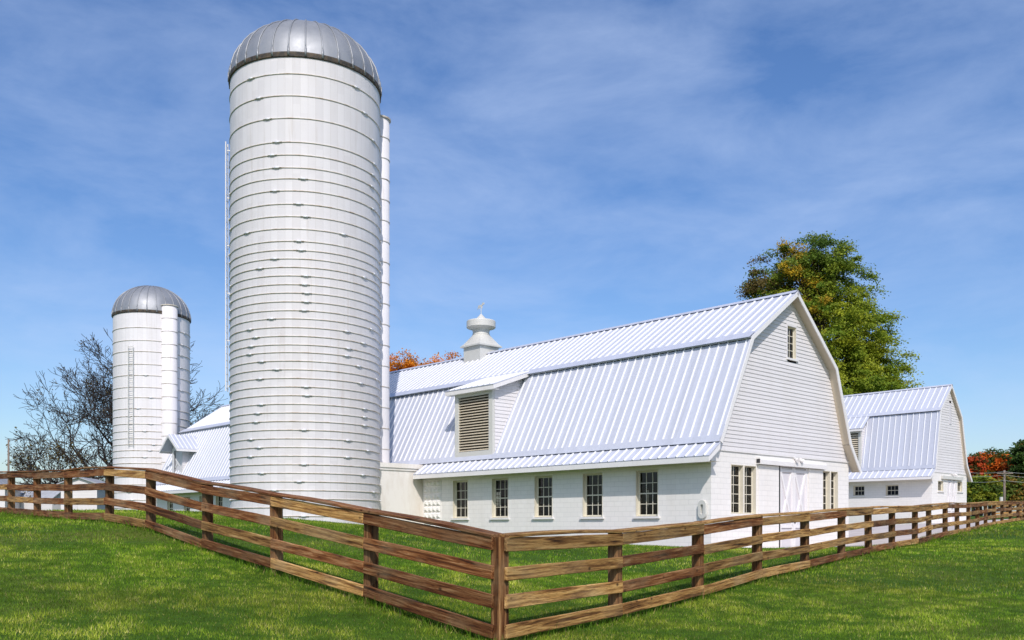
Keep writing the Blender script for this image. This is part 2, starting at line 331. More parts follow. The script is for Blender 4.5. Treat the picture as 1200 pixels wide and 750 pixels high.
def window(root, h, P, depth, cols, rows, sill=True, name='window', frame=.06, mid=False):
    """frame and muntins set back in the opening, a sill that stands proud, one glass pane sheet"""
    a, b, c, d = h; d0 = depth - .045; d1 = depth - .005
    def bx(mb, ua, ub, za, zb, da, db):
        mb.hexa([P(ua, za, da), P(ub, za, da), P(ub, za, db), P(ua, za, db)], [P(ua, zb, da), P(ub, zb, da), P(ub, zb, db), P(ua, zb, db)])
    # jamb lining
    j = MB(); e = .022
    bx(j, a + .002, a + e, c + .002, d - .002, -.012, depth); bx(j, b - e, b - .002, c + .002, d - .002, -.012, depth)
    bx(j, a + e, b - e, d - e, d - .002, -.012, depth); bx(j, a + e, b - e, c + .002, c + e, .0, depth)
    w = fix(j.build(name, 'cream_trim', root))
    a += e; b -= e; c += e; d -= e
    m = MB()
    bx(m, a, a + frame, c, d, d0, d1); bx(m, b - frame, b, c, d, d0, d1); bx(m, a + frame, b - frame, c, c + frame, d0, d1); bx(m, a + frame, b - frame, d - frame, d, d0, d1)
    a2, b2, c2, d2 = a + frame, b - frame, c + frame, d - frame; t = .013
    for i in range(1, cols):
        x = a2 + (b2 - a2) * i / cols; bx(m, x - t, x + t, c2, d2, d0 + .01, d1 - .006)
    for i in range(1, rows):
        z = c2 + (d2 - c2) * i / rows; tt = .024 if (mid and i == rows // 2) else t; bx(m, a2, b2, z - tt, z + tt, d0 + .012, d1 - .008)
    fix(m.build('window_frame', 'cream_trim', w))
    g = MB(); g.add([P(a2, c2, d1 - .018), P(b2, c2, d1 - .018), P(b2, d2, d1 - .018), P(a2, d2, d1 - .018)], [(3, 2, 1, 0)]); g.build('window_pane', 'window_glass', w)
    if sill:
        q = MB(); bx(q, a - .12, b + .12, c - .10, c - .02, -.09, .0); bx(q, a - .0, b + .0, c - .05, c - .002, .0, depth - .075); fix(q.build('window_sill', 'white_trim', w))
    return w

def prof_at(prof, z):          # y of a profile polyline at height z
    for (y0, z0), (y1, z1) in zip(prof[:-1], prof[1:]):
        if min(z0, z1) - 1e-9 <= z <= max(z0, z1) + 1e-9: return y0 + (y1 - y0) * (z - z0) / (z1 - z0 if abs(z1 - z0) > 1e-9 else 1)
    return prof[-1][0] if abs(z - prof[-1][1]) < abs(z - prof[0][1]) else prof[0][0]

def clapboards(root, x, lo, hi, z0, z1, step, cut=None, mat='siding_paint', name='siding', face=-1, ax='x', lip=.026):
    """lapped boards across a gable; lo(z) < hi(z) bound each board; face is the outward sign"""
    m = MB(); n = max(1, int(round((z1 - z0) / step))); h = (z1 - z0) / n
    def P(u, z, d):
        return (x + face * d, u, z) if ax == 'x' else (u, x + face * d, z)
    for i in range(n):
        za, zb = z0 + i * h, z0 + (i + 1) * h
        spans = [((lo(za), hi(za)), (lo(zb), hi(zb)))]
        if cut and zb > cut[2] and za < cut[3]:
            (la, ha), (lb, hb) = spans[0]; spans = [((la, cut[0]), (lb, cut[0])), ((cut[1], ha), (cut[1], hb))]
        for (la, ha), (lb, hb) in spans:
            if ha - la < .005 and hb - lb < .005: continue
            m.add([P(la, za, lip), P(ha, za, lip), P(hb, zb, .003), P(lb, zb, .003), P(la, za, .0), P(ha, za, .0)], [(0, 1, 2, 3), (0, 1, 5, 4)])
    return m.build(name, mat, root)

def roof_plane(m, p, q, x0, x1, rib=.4, th=.05, ribw=.034, ribh=.045, skip=None):
    """sheet from p to q (y,z) between x0 and x1, standing seams on the outer side"""
    (y0, z0), (y1, z1) = p, q; d = math.hypot(y1 - y0, z1 - z0); ny, nz = -(z1 - z0) / d, (y1 - y0) / d
    if nz < 0: ny, nz = -ny, -nz
    def P(x, t, o): return (x, y0 + (y1 - y0) * t + ny * o, z0 + (z1 - z0) * t + nz * o)
    m.hexa([P(x0, 0, -th), P(x1, 0, -th), P(x1, 1, -th), P(x0, 1, -th)], [P(x0, 0, 0), P(x1, 0, 0), P(x1, 1, 0), P(x0, 1, 0)])
    x = x0 + rib * .5
    while x < x1 - .05:
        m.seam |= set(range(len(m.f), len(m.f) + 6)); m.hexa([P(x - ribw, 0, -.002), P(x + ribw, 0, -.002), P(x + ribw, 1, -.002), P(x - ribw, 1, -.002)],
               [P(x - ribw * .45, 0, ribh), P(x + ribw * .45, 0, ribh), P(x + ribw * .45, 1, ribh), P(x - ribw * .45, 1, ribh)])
        x += rib
def strip(m, p, q, x0, x1, off0, off1):
    (y0, z0), (y1, z1) = p, q; d = math.hypot(y1 - y0, z1 - z0); ny, nz = -(z1 - z0) / d, (y1 - y0) / d
    if nz < 0: ny, nz = -ny, -nz
    m.hexa([(x0, y0 + ny * off0, z0 + nz * off0), (x1, y0 + ny * off0, z0 + nz * off0), (x1, y1 + ny * off0, z1 + nz * off0), (x0, y1 + ny * off0, z1 + nz * off0)],
           [(x0, y0 + ny * off1, z0 + nz * off1), (x1, y0 + ny * off1, z0 + nz * off1), (x1, y1 + ny * off1, z1 + nz * off1), (x0, y1 + ny * off1, z1 + nz * off1)])
def lerp2(p, q, t): return (p[0] + (q[0] - p[0]) * t, p[1] + (q[1] - p[1]) * t)

def barn_shell(root, W, Ln, zb, zs, apex, bl, fl, br, kr, er, pent0, pent1, pent_x, long_holes, back_holes, gable_holes, door_hole, upper, rib, step, ov=.3, wins=(3, 4), rd=.2):
    PLW = lambda u, z, d: (u, -d, z)               # long wall
    PBW = lambda u, z, d: (u, -W + d, z)           # back wall
    PGW = lambda u, z, d: (d, u, z)                # gable wall
    w = MB(); wall_open(w, 0, Ln, zb, zs + .12, long_holes, PLW, rd); wall_open(w, 0, Ln, zb, zs + .12, back_holes, PBW, rd)
    wall_open(w, -W, 0, zb, zs, gable_holes + [door_hole], PGW, .2); w.add([(Ln, -W, zb), (Ln, 0, zb), (Ln, 0, zs), (Ln, -W, zs)], [(0, 1, 2, 3)])
    w.build('wall', 'block_paint', root)
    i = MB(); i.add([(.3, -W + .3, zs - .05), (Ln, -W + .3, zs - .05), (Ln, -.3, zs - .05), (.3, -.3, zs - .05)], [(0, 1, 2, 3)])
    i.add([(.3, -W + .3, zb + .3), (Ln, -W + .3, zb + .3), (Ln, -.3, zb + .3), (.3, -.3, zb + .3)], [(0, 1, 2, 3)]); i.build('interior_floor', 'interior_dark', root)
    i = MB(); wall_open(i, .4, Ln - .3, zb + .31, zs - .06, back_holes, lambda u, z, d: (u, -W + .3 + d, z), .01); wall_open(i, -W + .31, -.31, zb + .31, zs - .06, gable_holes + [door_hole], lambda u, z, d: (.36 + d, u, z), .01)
    i.add([(Ln - .2, -W + .3, zb), (Ln - .2, -.3, zb), (Ln - .2, -.3, zs), (Ln - .2, -W + .3, zs)], [(0, 1, 2, 3)]); i.build('dark_lining', 'interior_dark', root)  # dark planes added inside so the view through the windows stays dark
    # gable siding (near and far)
    left = [apex, bl, (prof_at([bl, fl], zs), zs)]; right = [apex, br, kr, (prof_at([kr, er], max(zs, er[1])) if kr[1] > zs else -W, zs)]
    lo = lambda z: max(-W - .02, prof_at(right, z)) + .02; hi = lambda z: min(.02, prof_at(left, z)) - .02
    clapboards(root, -.004, lo, hi, zs, apex[1] - .05, step, upper)
    e = MB(); e.add([(Ln, 0, zs)] + [(Ln, y, z) for y, z in (bl, apex, br)] + [(Ln, -W, zs)], [(0, 1, 2, 3, 4)]); e.build('end_wall', 'siding_paint', root)
    dk = MB(); dk.box(-.045, .0, -W - .03, .03, zs - .05, zs - .004); fix(dk.build('drip_board', 'white_trim', root))
    # roof
    x0, x1 = -ov, Ln + ov; r = MB()
    roof_plane(r, apex, lerp2(apex, bl, 1.03), x0, x1, rib); bl_in = lerp2(bl, fl, .02)
    roof_plane(r, (bl_in[0], bl_in[1] - .05), fl, x0, x1, rib)
    roof_plane(r, apex, lerp2(apex, br, 1.0), x0, x1, rib); roof_plane(r, br, kr, x0, x1, rib); roof_plane(r, kr, er, x0, x1, rib)
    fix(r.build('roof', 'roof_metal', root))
    c = MB()
    strip(c, apex, lerp2(apex, bl, .06), x0, x1, .052, .062); strip(c, apex, lerp2(apex, br, .06), x0, x1, .052, .062); fix(c.build('ridge_cap', 'roof_metal', root))
    c = MB(); strip(c, lerp2(apex, bl, .93), lerp2(apex, bl, 1.055), x0, x1, .052, .064)
    t = .26 / math.hypot(fl[0] - bl[0], fl[1] - bl[1]); strip(c, lerp2(bl, fl, 1 - t * .9), lerp2(bl, fl, 1.01), x0, x1, .052, .064)
    fix(c.build('flashing', 'roof_metal', root))
    for xa in (x0 + .01, x1 - .01):
        c = MB()
        for p, q in ((apex, bl), (bl, fl), (apex, br), (br, kr), (kr, er)):
            (y0, z0), (y1, z1) = p, q; d = math.hypot(y1 - y0, z1 - z0); ny, nz = -(z1 - z0) / d, (y1 - y0) / d
            if nz < 0: ny, nz = -ny, -nz
            yy = [(y0, z0), (y1, z1), (y1 - ny * .16, z1 - nz * .16), (y0 - ny * .16, z0 - nz * .16)]
            c.prism([(a, b - .008) for a, b in yy], 'x', xa - .02 - .003 * (p == bl or p == br) - .006 * (p == kr), xa + .02)
        fix(c.build('rake_board', 'white_trim', root))
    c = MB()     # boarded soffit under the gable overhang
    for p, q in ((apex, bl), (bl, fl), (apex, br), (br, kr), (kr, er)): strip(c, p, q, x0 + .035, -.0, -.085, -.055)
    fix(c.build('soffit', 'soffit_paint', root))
    # pent roof along the long wall
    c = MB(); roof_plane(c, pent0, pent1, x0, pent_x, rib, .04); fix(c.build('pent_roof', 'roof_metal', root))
    c = MB(); c.box(x0, pent_x, pent1[0] - .045, pent1[0] - .005, pent1[1] - .22, pent1[1] - .035)
    for xa in (x0 + .0, pent_x - .03): c.prism([(pent0[0], pent0[1] - .05), (pent1[0] - .046, pent1[1] - .05), (pent1[0] - .046, pent1[1] - .2), (pent0[0], pent0[1] - .26)], 'x', xa, xa + .03)
    fix(c.build('eave_board', 'white_trim', root))
    c = MB(); c.add([(x0 + .031, 0.001, pent1[1] - .19), (pent_x - .031, .001, pent1[1] - .19), (pent_x - .031, pent1[0] - .046, pent1[1] - .19), (x0 + .031, pent1[0] - .046, pent1[1] - .19)], [(0, 1, 2, 3)]); c.build('eave_soffit', 'cream_trim', root)
    for h in long_holes: window(root, h, PLW, rd, *wins, mid=True)
    for h in back_holes: window(root, h, PBW, rd, *wins, sill=False)
    return PGW

def x_door(root, P, y0, y1, z0, z1, d):
    """two leaves with X braces; P(u, z, d)"""
    mid = (y0 + y1) / 2
    def bx(mb, ua, ub, za, zb, da, db):
        mb.hexa([P(ua, za, da), P(ub, za, da), P(ub, za, db), P(ua, za, db)], [P(ua, zb, da), P(ub, zb, da), P(ub, zb, db), P(ua, zb, db)])
    for a, b in ((y0, mid - .008), (mid + .008, y1)):
        m = MB(); bx(m, a, b, z0, z1, d, d + .05); lf = fix(m.build('door', 'door_paint', root))
        m = MB(); s = .11
        bx(m, a, a + s, z0, z1, d - .05, d - .001); bx(m, b - s, b, z0, z1, d - .05, d - .001)
        h = (z1 - z0)
        for zc in (z0 + s / 2, z0 + h * .30, z1 - s * 1.2): bx(m, a + s, b - s, zc - s / 2, zc + s / 2, d - .048, d - .001)
        for (ua, za), (ub, zb) in (((a + s, z0 + h * .30), (b - s, z1 - s * 1.7)), ((b - s, z0 + h * .30), (a + s, z1 - s * 1.7))):
            dx, dz = ub - ua, zb - za; l = math.hypot(dx, dz); px, pz = -dz / l * .05, dx / l * .05; o = .004 if ua > ub else 0
            m.hexa([P(ua - px, za - pz, d - .05 - o), P(ua + px, za + pz, d - .05 - o), P(ua + px, za + pz, d - .002), P(ua - px, za - pz, d - .002)],
                   [P(ub - px, zb - pz, d - .05 - o), P(ub + px, zb + pz, d - .05 - o), P(ub + px, zb + pz, d - .002), P(ub - px, zb - pz, d - .002)])
        fix(m.build('door_brace', 'brace_paint', lf))
    m = MB(); bx(m, mid - .1, mid - .02, z0 + 1.15, z0 + 1.38, d - .075, d - .036); fix(m.build('door_handle', 'dark_iron', lf))

def flood_lamp(root, x, y, z):
    m = MB(); m.lathe([(0, -.0), (.075, 0), (.075, .05), (0, .05)], 12); 
    m2 = MB()
    for v, f in ((m.v, m.f),): m2.add([(x - vz, y + vx, z + vy) for vx, vy, vz in v], f)
    for sg in (-1, 1):
        p = Vector((x - .05, y + sg * .03, z - .03)); q = p + Vector((-.10, sg * .10, -.02)); r = q + Vector((-.16, sg * .09, -.10)); m2.tube([p, q], .02, 8); m2.tube([q, q.lerp(r, .35), r], [.035, .07, .085], 12)
    m2.tube([(x - .03, y, z - .05), (x - .05, y, z - .3)], .02, 8)
    return fix(m2.build('flood_light', 'white_trim', root))

# ---- main barn
barn = thing('barn', (B1[0], B1[1], -1.0), BROT, 'large white gambrel barn behind the wooden fence, with round roof ventilator and louvered dormer', 'barn')
barn_off = 1.0
class Sub:  # child frames keep z measured from eye level
    pass
bz = bpy.data.objects.new('barn', None); bpy.data.objects.remove(bz)
barn.location.z = 0          # the barn's own frame is level with the lens; its foundation reaches down to the ground
LW = [(c - .545, c + .545, .39, 2.19) for c in (2.96, 5.77, 8.60, 11.36, 14.13)] + [(c - .5, c + .5, .55, 2.1) for c in (38.9, 41.35, 43.8, 46.6)]
BW_ = [(22.3, 23.2, 1.2, 2.2), (10.9, 11.25, 1.0, 2.0)]
GH = [(-2.12, -1.28, .48, 2.34), (-3.0, -2.17, .48, 2.34), (-8.83, -8.20, .6, 2.38), (-9.52, -8.88, .6, 2.38)]
DH = (-6.92, -4.72, -1.05, 2.40)
UP = (-5.98, -5.30, 6.82, 8.12)
PG = barn_shell(barn, 10.5, 49.0, -1.6, 2.86, (-5.42, 9.46), (-2.08, 7.21), (.04, 3.10), (-8.70, 6.76), (-9.97, 3.60), (-10.87, 2.45), (.03, 3.07), (.76, 2.54), 16.83, LW, BW_, GH, DH, UP, .41, .152, .42)
for h in GH: window(barn, h, PG, .2, 2, 5, sill=False, frame=.035)
window(barn, UP, PG, .13, 2, 4, sill=True, frame=.035)
m = MB(); m.box(-.02, .17, UP[0] - .07, UP[0] - .001, UP[2] - .04, UP[3] + .09); m.box(-.03, .17, UP[1] + .001, UP[1] + .07, UP[2] - .04, UP[3] + .09); m.box(-.035, .17, UP[0] - .0, UP[1] + .0, UP[3] + .001, UP[3] + .09)
fix(m.build('window_casing', 'siding_paint', barn))
x_door(barn, PG, DH[0] + .02, DH[1] - .02, -1.02, 2.38, .04)
m = MB(); m.box(-.20, -.004, -8.2, -3.0, 2.42, 2.44); m.prism([(-8.2, 0), (-3.0, 0)][:0] or [(-.20, 2.44), (-.20, 2.58), (-.13, 2.68), (-.004, 2.70), (-.004, 2.44)], 'y', -8.2, -3.02)
fix(m.build('door_track', 'white_trim', barn))
m = MB(); m.box(-.17, -.02, -3.018, -3.005, 2.46, 2.62); fix(m.build('track_end', 'dark_iron', barn))
m = MB(); m.box(-.05, -.006, -4.70, -4.64, -1.0, 2.42); fix(m.build('door_gap_shade', 'dark_iron', barn))  # dark strip standing in for the shaded gap beside the door
flood_lamp(barn, 0, -5.85, 2.80)
# sliding panels either side of the door are flat slabs on the wall
for ya, yb in ((-4.60, -3.12), (-8.12, -6.96)): fix(MB().box(-.05, -.006, ya, yb, -.98, 2.40).build('sliding_panel', 'block_paint', barn))
# pierced block panel at the far end of the window row
m = MB(); m.box(15.55, 16.85, .004, .03, -.6, 2.28)
for i in range(4):
    for j in range(9):
        xa, za = 15.59 + i * .315, 2.26 - (j + 1) * .31; d = .085
        m.hexa([(xa, .031, za), (xa + .29, .031, za), (xa + .29, .031, za + .28), (xa, .031, za + .28)], [(xa + .09, .031 + d, za + .09), (xa + .2, .031 + d, za + .09), (xa + .2, .031 + d, za + .19), (xa + .09, .031 + d, za + .19)])
fix(m.build('relief_block_panel', 'block_paint', barn))
# rounded vent loop by the corner
m = MB(); n = 20; ring = []
for i in range(n):
    t = 2 * math.pi * i / n; ring.append((.34 + .0, 0)); 
def stadium(w, h, k=8):
    p = []
    for i in range(k + 1): t = math.pi * i / k; p.append((w * math.cos(t), h + w * math.sin(t)))
    for i in range(k + 1): t = math.pi + math.pi * i / k; p.append((w * math.cos(t), -h + w * math.sin(t)))
    return p
o_, i_ = stadium(.17, .17), stadium(.07, .12); n = len(o_); cx, cz = .33, .63
vs = [(cx + a, .003, cz + b) for a, b in o_] + [(cx + a, .12, cz + b) for a, b in o_] + [(cx + a, .003, cz + b) for a, b in i_] + [(cx + a, .12, cz + b) for a, b in i_]
fs = []
for i in range(n):
    j = (i + 1) % n; fs += [(i, j, n + j, n + i), (n + i, n + j, 3 * n + j, 3 * n + i), (2 * n + i, 3 * n + i, 3 * n + j, 2 * n + j)]
fix(MB().add(vs, fs).build('vent_loop', 'vent_metal', barn))
m = MB(); m.tube([(.33, .05, .28), (.33, .05, -.15), (.33, .16, -.2)], .035, 8); fix(m.build('drain_pipe', 'vent_metal', barn))
# louvered shed dormer
DA, DB, DZ0, DZ1 = 11.86, 14.52, 3.26, 6.30
m = MB(); y = -.02
m.box(DA, DA + .26, -.14, y + .03, DZ0, DZ1); m.box(DB - .26, DB, -.14, y + .03, DZ0, DZ1); m.box(DA + .26, DB - .26, -.14, y + .03, DZ0, DZ0 + .26); m.box(DA + .26, DB - .26, -.14, y + .03, DZ1 - .2, DZ1)
dorm = fix(m.build('dormer', 'vent_metal', barn))
m = MB(); n = 20
for i in range(n):
    z = DZ0 + .28 + (DZ1 - DZ0 - .48) * (i + .5) / n
    m.hexa([(DA + .262, -.02, z - .06), (DB - .262, -.02, z - .06), (DB - .262, -.13, z - .005), (DA + .262, -.13, z - .005)], [(DA + .262, -.02, z - .03), (DB - .262, -.02, z - .03), (DB - .262, -.13, z + .025), (DA + .262, -.13, z + .025)])
fix(m.build('louver', 'louver_paint', dorm))
m = MB(); m.box(DA + .2, DB - .2, -.35, -.2, DZ0, DZ1); m.build('louver_backing', 'interior_dark', dorm)
lowprof = [(-2.08, 7.21), (.04, 3.10)]
for x, fc in ((DA + .01, -1), (DB - .01, 1)):
    clapboards(dorm, x, lambda z: prof_at(lowprof, min(z, 7.2)) - .02, lambda z: min(-.13, prof_at([(.25, 6.27), (-2.25, 7.30)], max(z, 6.27)) if z > 6.27 else -.13), DZ0 + .05, 7.08, .17, None, 'siding_paint', 'dormer_siding', fc)
m = MB(); roof_plane(m, (-2.3, 7.37), (.30, 6.46), DA - .36, DB + .42, .41, .04)
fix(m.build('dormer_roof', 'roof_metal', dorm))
m = MB(); m.box(DA - .36, DB + .42, .24, .275, 6.24, 6.42)
for xa in (DA - .36, DB + .39): m.prism([(-2.2, 7.30), (.238, 6.43), (.238, 6.25), (-2.05, 7.06)], 'x', xa, xa + .03)
m.box(DA - .33, DB + .389, -.1, .238, 6.24, 6.26); fix(m.build('dormer_fascia', 'white_trim', dorm))
# gabled hay dormer near the far end
m = MB(); ya = -.35
GA, GB, GZ = 45.35, 47.05, 5.60
def wallq(xa): m.add([(xa, ya, 3.4), (xa, ya, GZ), (xa, -1.6, GZ), (xa, ya - .1, 3.4)], [(0, 1, 2, 3)])
hd = MB(); hd.add([(GA, ya, 3.6), (GA + .38, ya, 3.6), (GA + .38, ya, 5.5), (GA, ya, 5.5)], [(0, 1, 2, 3)]); hd.add([(GB - .38, ya, 3.6), (GB, ya, 3.6), (GB, ya, 5.5), (GB - .38, ya, 5.5)], [(0, 1, 2, 3)])
hd.add([(GA, ya, 5.5), (GB, ya, 5.5), (GB, ya, GZ), ((GA + GB) / 2, ya, 6.5), (GA, ya, GZ)], [(0, 1, 2, 3, 4)])
hay = hd.build('hay_dormer', 'siding_paint', barn)
m = MB(); m.box(GA + .38, GB - .38, ya - .12, ya - .08, 3.6, 5.5); hdoor = fix(m.build('door', 'door_paint', hay))
m = MB(); m.bar((GA + .4, ya - .07, 4.3), (GB - .4, ya - .07, 4.9), .05, .1); m.bar((GA + .4, ya - .066, 4.9), (GB - .4, ya - .066, 4.3), .05, .1); fix(m.build('door_brace', 'white_trim', hdoor))
for x, fc in ((GA, -1), (GB, 1)):
    clapboards(hay, x, lambda z: prof_at(lowprof, z) - .02, lambda z: ya, 3.75, 5.55, .17, None, 'siding_paint', 'dormer_siding', fc)
m = MB(); mid = (GA + GB) / 2; rg = (mid, 6.66)
for sgn in (-1, 1):
    ex, ez = mid + sgn * 1.46, 5.56
    d = math.hypot(1.46, 1.1)
    m.hexa([(mid, .30, 6.61), (ex, .30, ez - .05), (ex, -1.45, ez - .05), (mid, -1.98, 6.61)], [(mid, .30, 6.66), (ex, .30, ez), (ex, -1.45, ez), (mid, -1.98, 6.66)])
    for i in range(6):
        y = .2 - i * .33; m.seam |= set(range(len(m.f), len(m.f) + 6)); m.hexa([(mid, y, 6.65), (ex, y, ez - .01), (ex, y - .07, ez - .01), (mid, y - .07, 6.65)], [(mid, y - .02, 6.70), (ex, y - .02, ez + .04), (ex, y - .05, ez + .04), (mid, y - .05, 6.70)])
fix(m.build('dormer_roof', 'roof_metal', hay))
m = MB()
for sgn in (-1, 1):
    ex, ez = mid + sgn * 1.48, 5.56
    m.hexa([(mid, .305, 6.44), (ex, .305, ez - .2), (ex, .34, ez - .2), (mid, .34, 6.44)], [(mid, .305, 6.645), (ex, .305, ez - .005), (ex, .34, ez - .005), (mid, .34, 6.645)])
    m.box(ex - .02, ex + .02, -1.3, .303, ez - .2, ez - .053)
fix(m.build('dormer_fascia', 'white_trim', hay))
# far part of the pent roof, beyond the feed room
m = MB(); roof_plane(m, (.03, 3.07), (.76, 2.54), 22.2, 49.3, .41, .04); fix(m.build('pent_roof', 'roof_metal', barn))
m = MB(); m.box(22.2, 49.3, .715, .755, 2.32, 2.505); m.prism([(.03, 3.02), (.714, 2.49), (.714, 2.34), (.03, 2.81)], 'x', 49.27, 49.3); fix(m.build('eave_board', 'white_trim', barn))
m = MB(); m.add([(22.2, .001, 2.33), (49.2, .001, 2.33), (49.2, .714, 2.33), (22.2, .714, 2.33)], [(0, 1, 2, 3)]); m.build('eave_soffit', 'cream_trim', barn)
# feed room between barn and silo
m = MB(); m.box(17.0, 22.0, .003, 3.6, -1.2, 2.72); fr_ = fix(m.build('feed_room', 'feed_room_paint', barn))
m = MB(); m.box(16.95, 22.05, .003, 3.65, 2.723, 2.84); m.box(16.90, 22.1, .003, 3.7, 2.843, 3.06); fix(m.build('parapet', 'feed_room_paint', fr_))
# round ventilator astride the ridge
cx, cy = 18.75, -5.42
m = MB(); m.box(cx - .68, cx + .68, cy - .68, cy + .68, 8.8, 9.85); cup = fix(m.build('ventilator', 'vent_metal', barn))
m = MB(); e = .82
m.hexa([(cx - e, cy - e, 9.82), (cx + e, cy - e, 9.82), (cx + e, cy + e, 9.82), (cx - e, cy + e, 9.82)], [(cx - e, cy - e, 9.90), (cx + e, cy - e, 9.90), (cx + e, cy + e, 9.90), (cx - e, cy + e, 9.90)])
n = 24; vs = []; 
def sqr(t, e): c, s = math.cos(t), math.sin(t); k = e / max(abs(c), abs(s)); return (cx + c * k, cy + s * k)
for f_, z in ((0, 9.902), (.25, 10.02), (.55, 10.22), (.85, 10.42), (1, 10.52)):
    for i in range(n):
        t = 2 * math.pi * i / n; a = sqr(t, .79); b = (cx + .47 * math.cos(t), cy + .47 * math.sin(t)); vs.append((a[0] + (b[0] - a[0]) * f_, a[1] + (b[1] - a[1]) * f_, z))
m.add(vs, [(r * n + i, r * n + (i + 1) % n, (r + 1) * n + (i + 1) % n, (r + 1) * n + i) for r in range(4) for i in range(n)])
fix(m.build('ventilator_skirt', 'vent_metal', cup))
m = MB(); m.lathe([(.47, 10.50), (.49, 10.52), (.47, 10.56), (.45, 10.72), (.48, 10.74), (.48, 10.80), (.60, 10.86), (.76, 10.90), (.80, 10.93), (.80, 11.24), (.77, 11.29), (.34, 11.33), (.30, 11.40), (.0, 11.72)], 56, (cx, cy)); fix(m.build('ventilator_cap', 'vent_metal', cup))
bpy.context.view_layer.update()
m = MB(); m.tube([(cx, cy, 11.6), (cx, cy, 12.12)], .018, 6)
m.prism([(cx - .28, 12.20), (cx - .1, 12.13), (cx - .1, 12.0), (cx - .05, 11.98), (cx - .02, 12.1), (cx + .1, 12.1), (cx + .14, 11.97), (cx + .18, 12.0), (cx + .18, 12.13), (cx + .3, 11.95), (cx + .22, 12.19), (cx - .05, 12.19), (cx - .14, 12.3), (cx - .26, 12.27)], 'y', cy - .012, cy + .012)
fix(m.build('weather_vane', 'vent_metal', cup))

# ---- second barn
barn2 = thing('barn', (B2[0], B2[1], 0), BROT, 'smaller white gambrel barn farther away at the right, partly behind the big barn', 'barn')
LW2 = [(5.53, 6.5, 2.55, 3.4), (2.66, 3.72, 2.5, 3.38), (8.4, 9.4, 2.55, 3.4)]
GH2 = [(-2.2, -1.15, 2.82, 3.66), (-6.05, -5.05, 2.88, 3.72)]
DH2 = (-4.75, -2.95, .2, 3.80)
UP2 = (-3.72, -3.35, 8.45, 10.05)
PG2 = barn_shell(barn2, 7.0, 19.0, -.6, 4.36, (-3.21, 11.5), (-.98, 9.3), (.02, 4.62), (-5.36, 9.02), (-6.45, 5.1), (-7.46, 3.82), (.03, 4.58), (.94, 3.92), 18.5, LW2, [], GH2, DH2, UP2, .48, .2, .3, (3, 2))
for h in GH2: window(barn2, h, PG2, .2, 3, 1, sill=True)
m = MB(); m.box(-.01, .03, UP2[0], UP2[1], UP2[2], UP2[3]); m.box(-.06, -.011, UP2[0] - .06, UP2[1] + .06, UP2[2] - .12, UP2[2] - .02); fix(m.build('vent_panel', 'door_paint', barn2))
x_door(barn2, PG2, DH2[0] + .02, DH2[1] - .02, .25, 3.78, .04)
m = MB(); m.box(-.2, -.004, -5.8, -1.75, 3.82, 4.08); fix(m.build('door_track', 'vent_metal', barn2))
flood_lamp(barn2, 0, -3.9, 4.32)
m = MB(); m.box(5.85, 6.05, -.16, .02, 4.9, 8.0); m.box(8.3, 8.5, -.16, .02, 4.9, 8.0); m.box(6.05, 8.3, -.16, .02, 4.9, 5.1); m.box(6.05, 8.3, -.16, .02, 7.82, 8.0); d2 = fix(m.build('dormer', 'vent_metal', barn2))
m = MB()
for i in range(15):
    z = 5.15 + 2.6 * (i + .5) / 15; m.hexa([(6.052, -.02, z - .07), (8.298, -.02, z - .07), (8.298, -.13, z + .03), (6.052, -.13, z + .03)], [(6.052, -.02, z - .04), (8.298, -.02, z - .04), (8.298, -.13, z + .06), (6.052, -.13, z + .06)])
fix(m.build('louver', 'louver_paint', d2))
m = MB(); m.box(5.95, 8.4, -.3, -.2, 4.9, 8.0); m.build('louver_backing', 'interior_dark', d2)
lp2 = [(-.98, 9.3), (.02, 4.62)]
for x, fc in ((5.86, -1), (8.49, 1)): clapboards(d2, x, lambda z: prof_at(lp2, min(z, 9.2)) - .02, lambda z: -.15 if z < 8 else prof_at([(.3, 8.0), (-1.0, 9.25)], min(z, 9.2)) - .02, 4.95, 9.1, .2, None, 'siding_paint', 'dormer_siding', fc)
m = MB(); roof_plane(m, (-1.05, 9.40), (.35, 8.16), 5.5, 8.9, .48, .04); fix(m.build('dormer_roof', 'roof_metal', d2))
m = MB(); m.box(5.5, 8.9, .30, .335, 7.94, 8.11); fix(m.build('dormer_fascia', 'white_trim', d2))

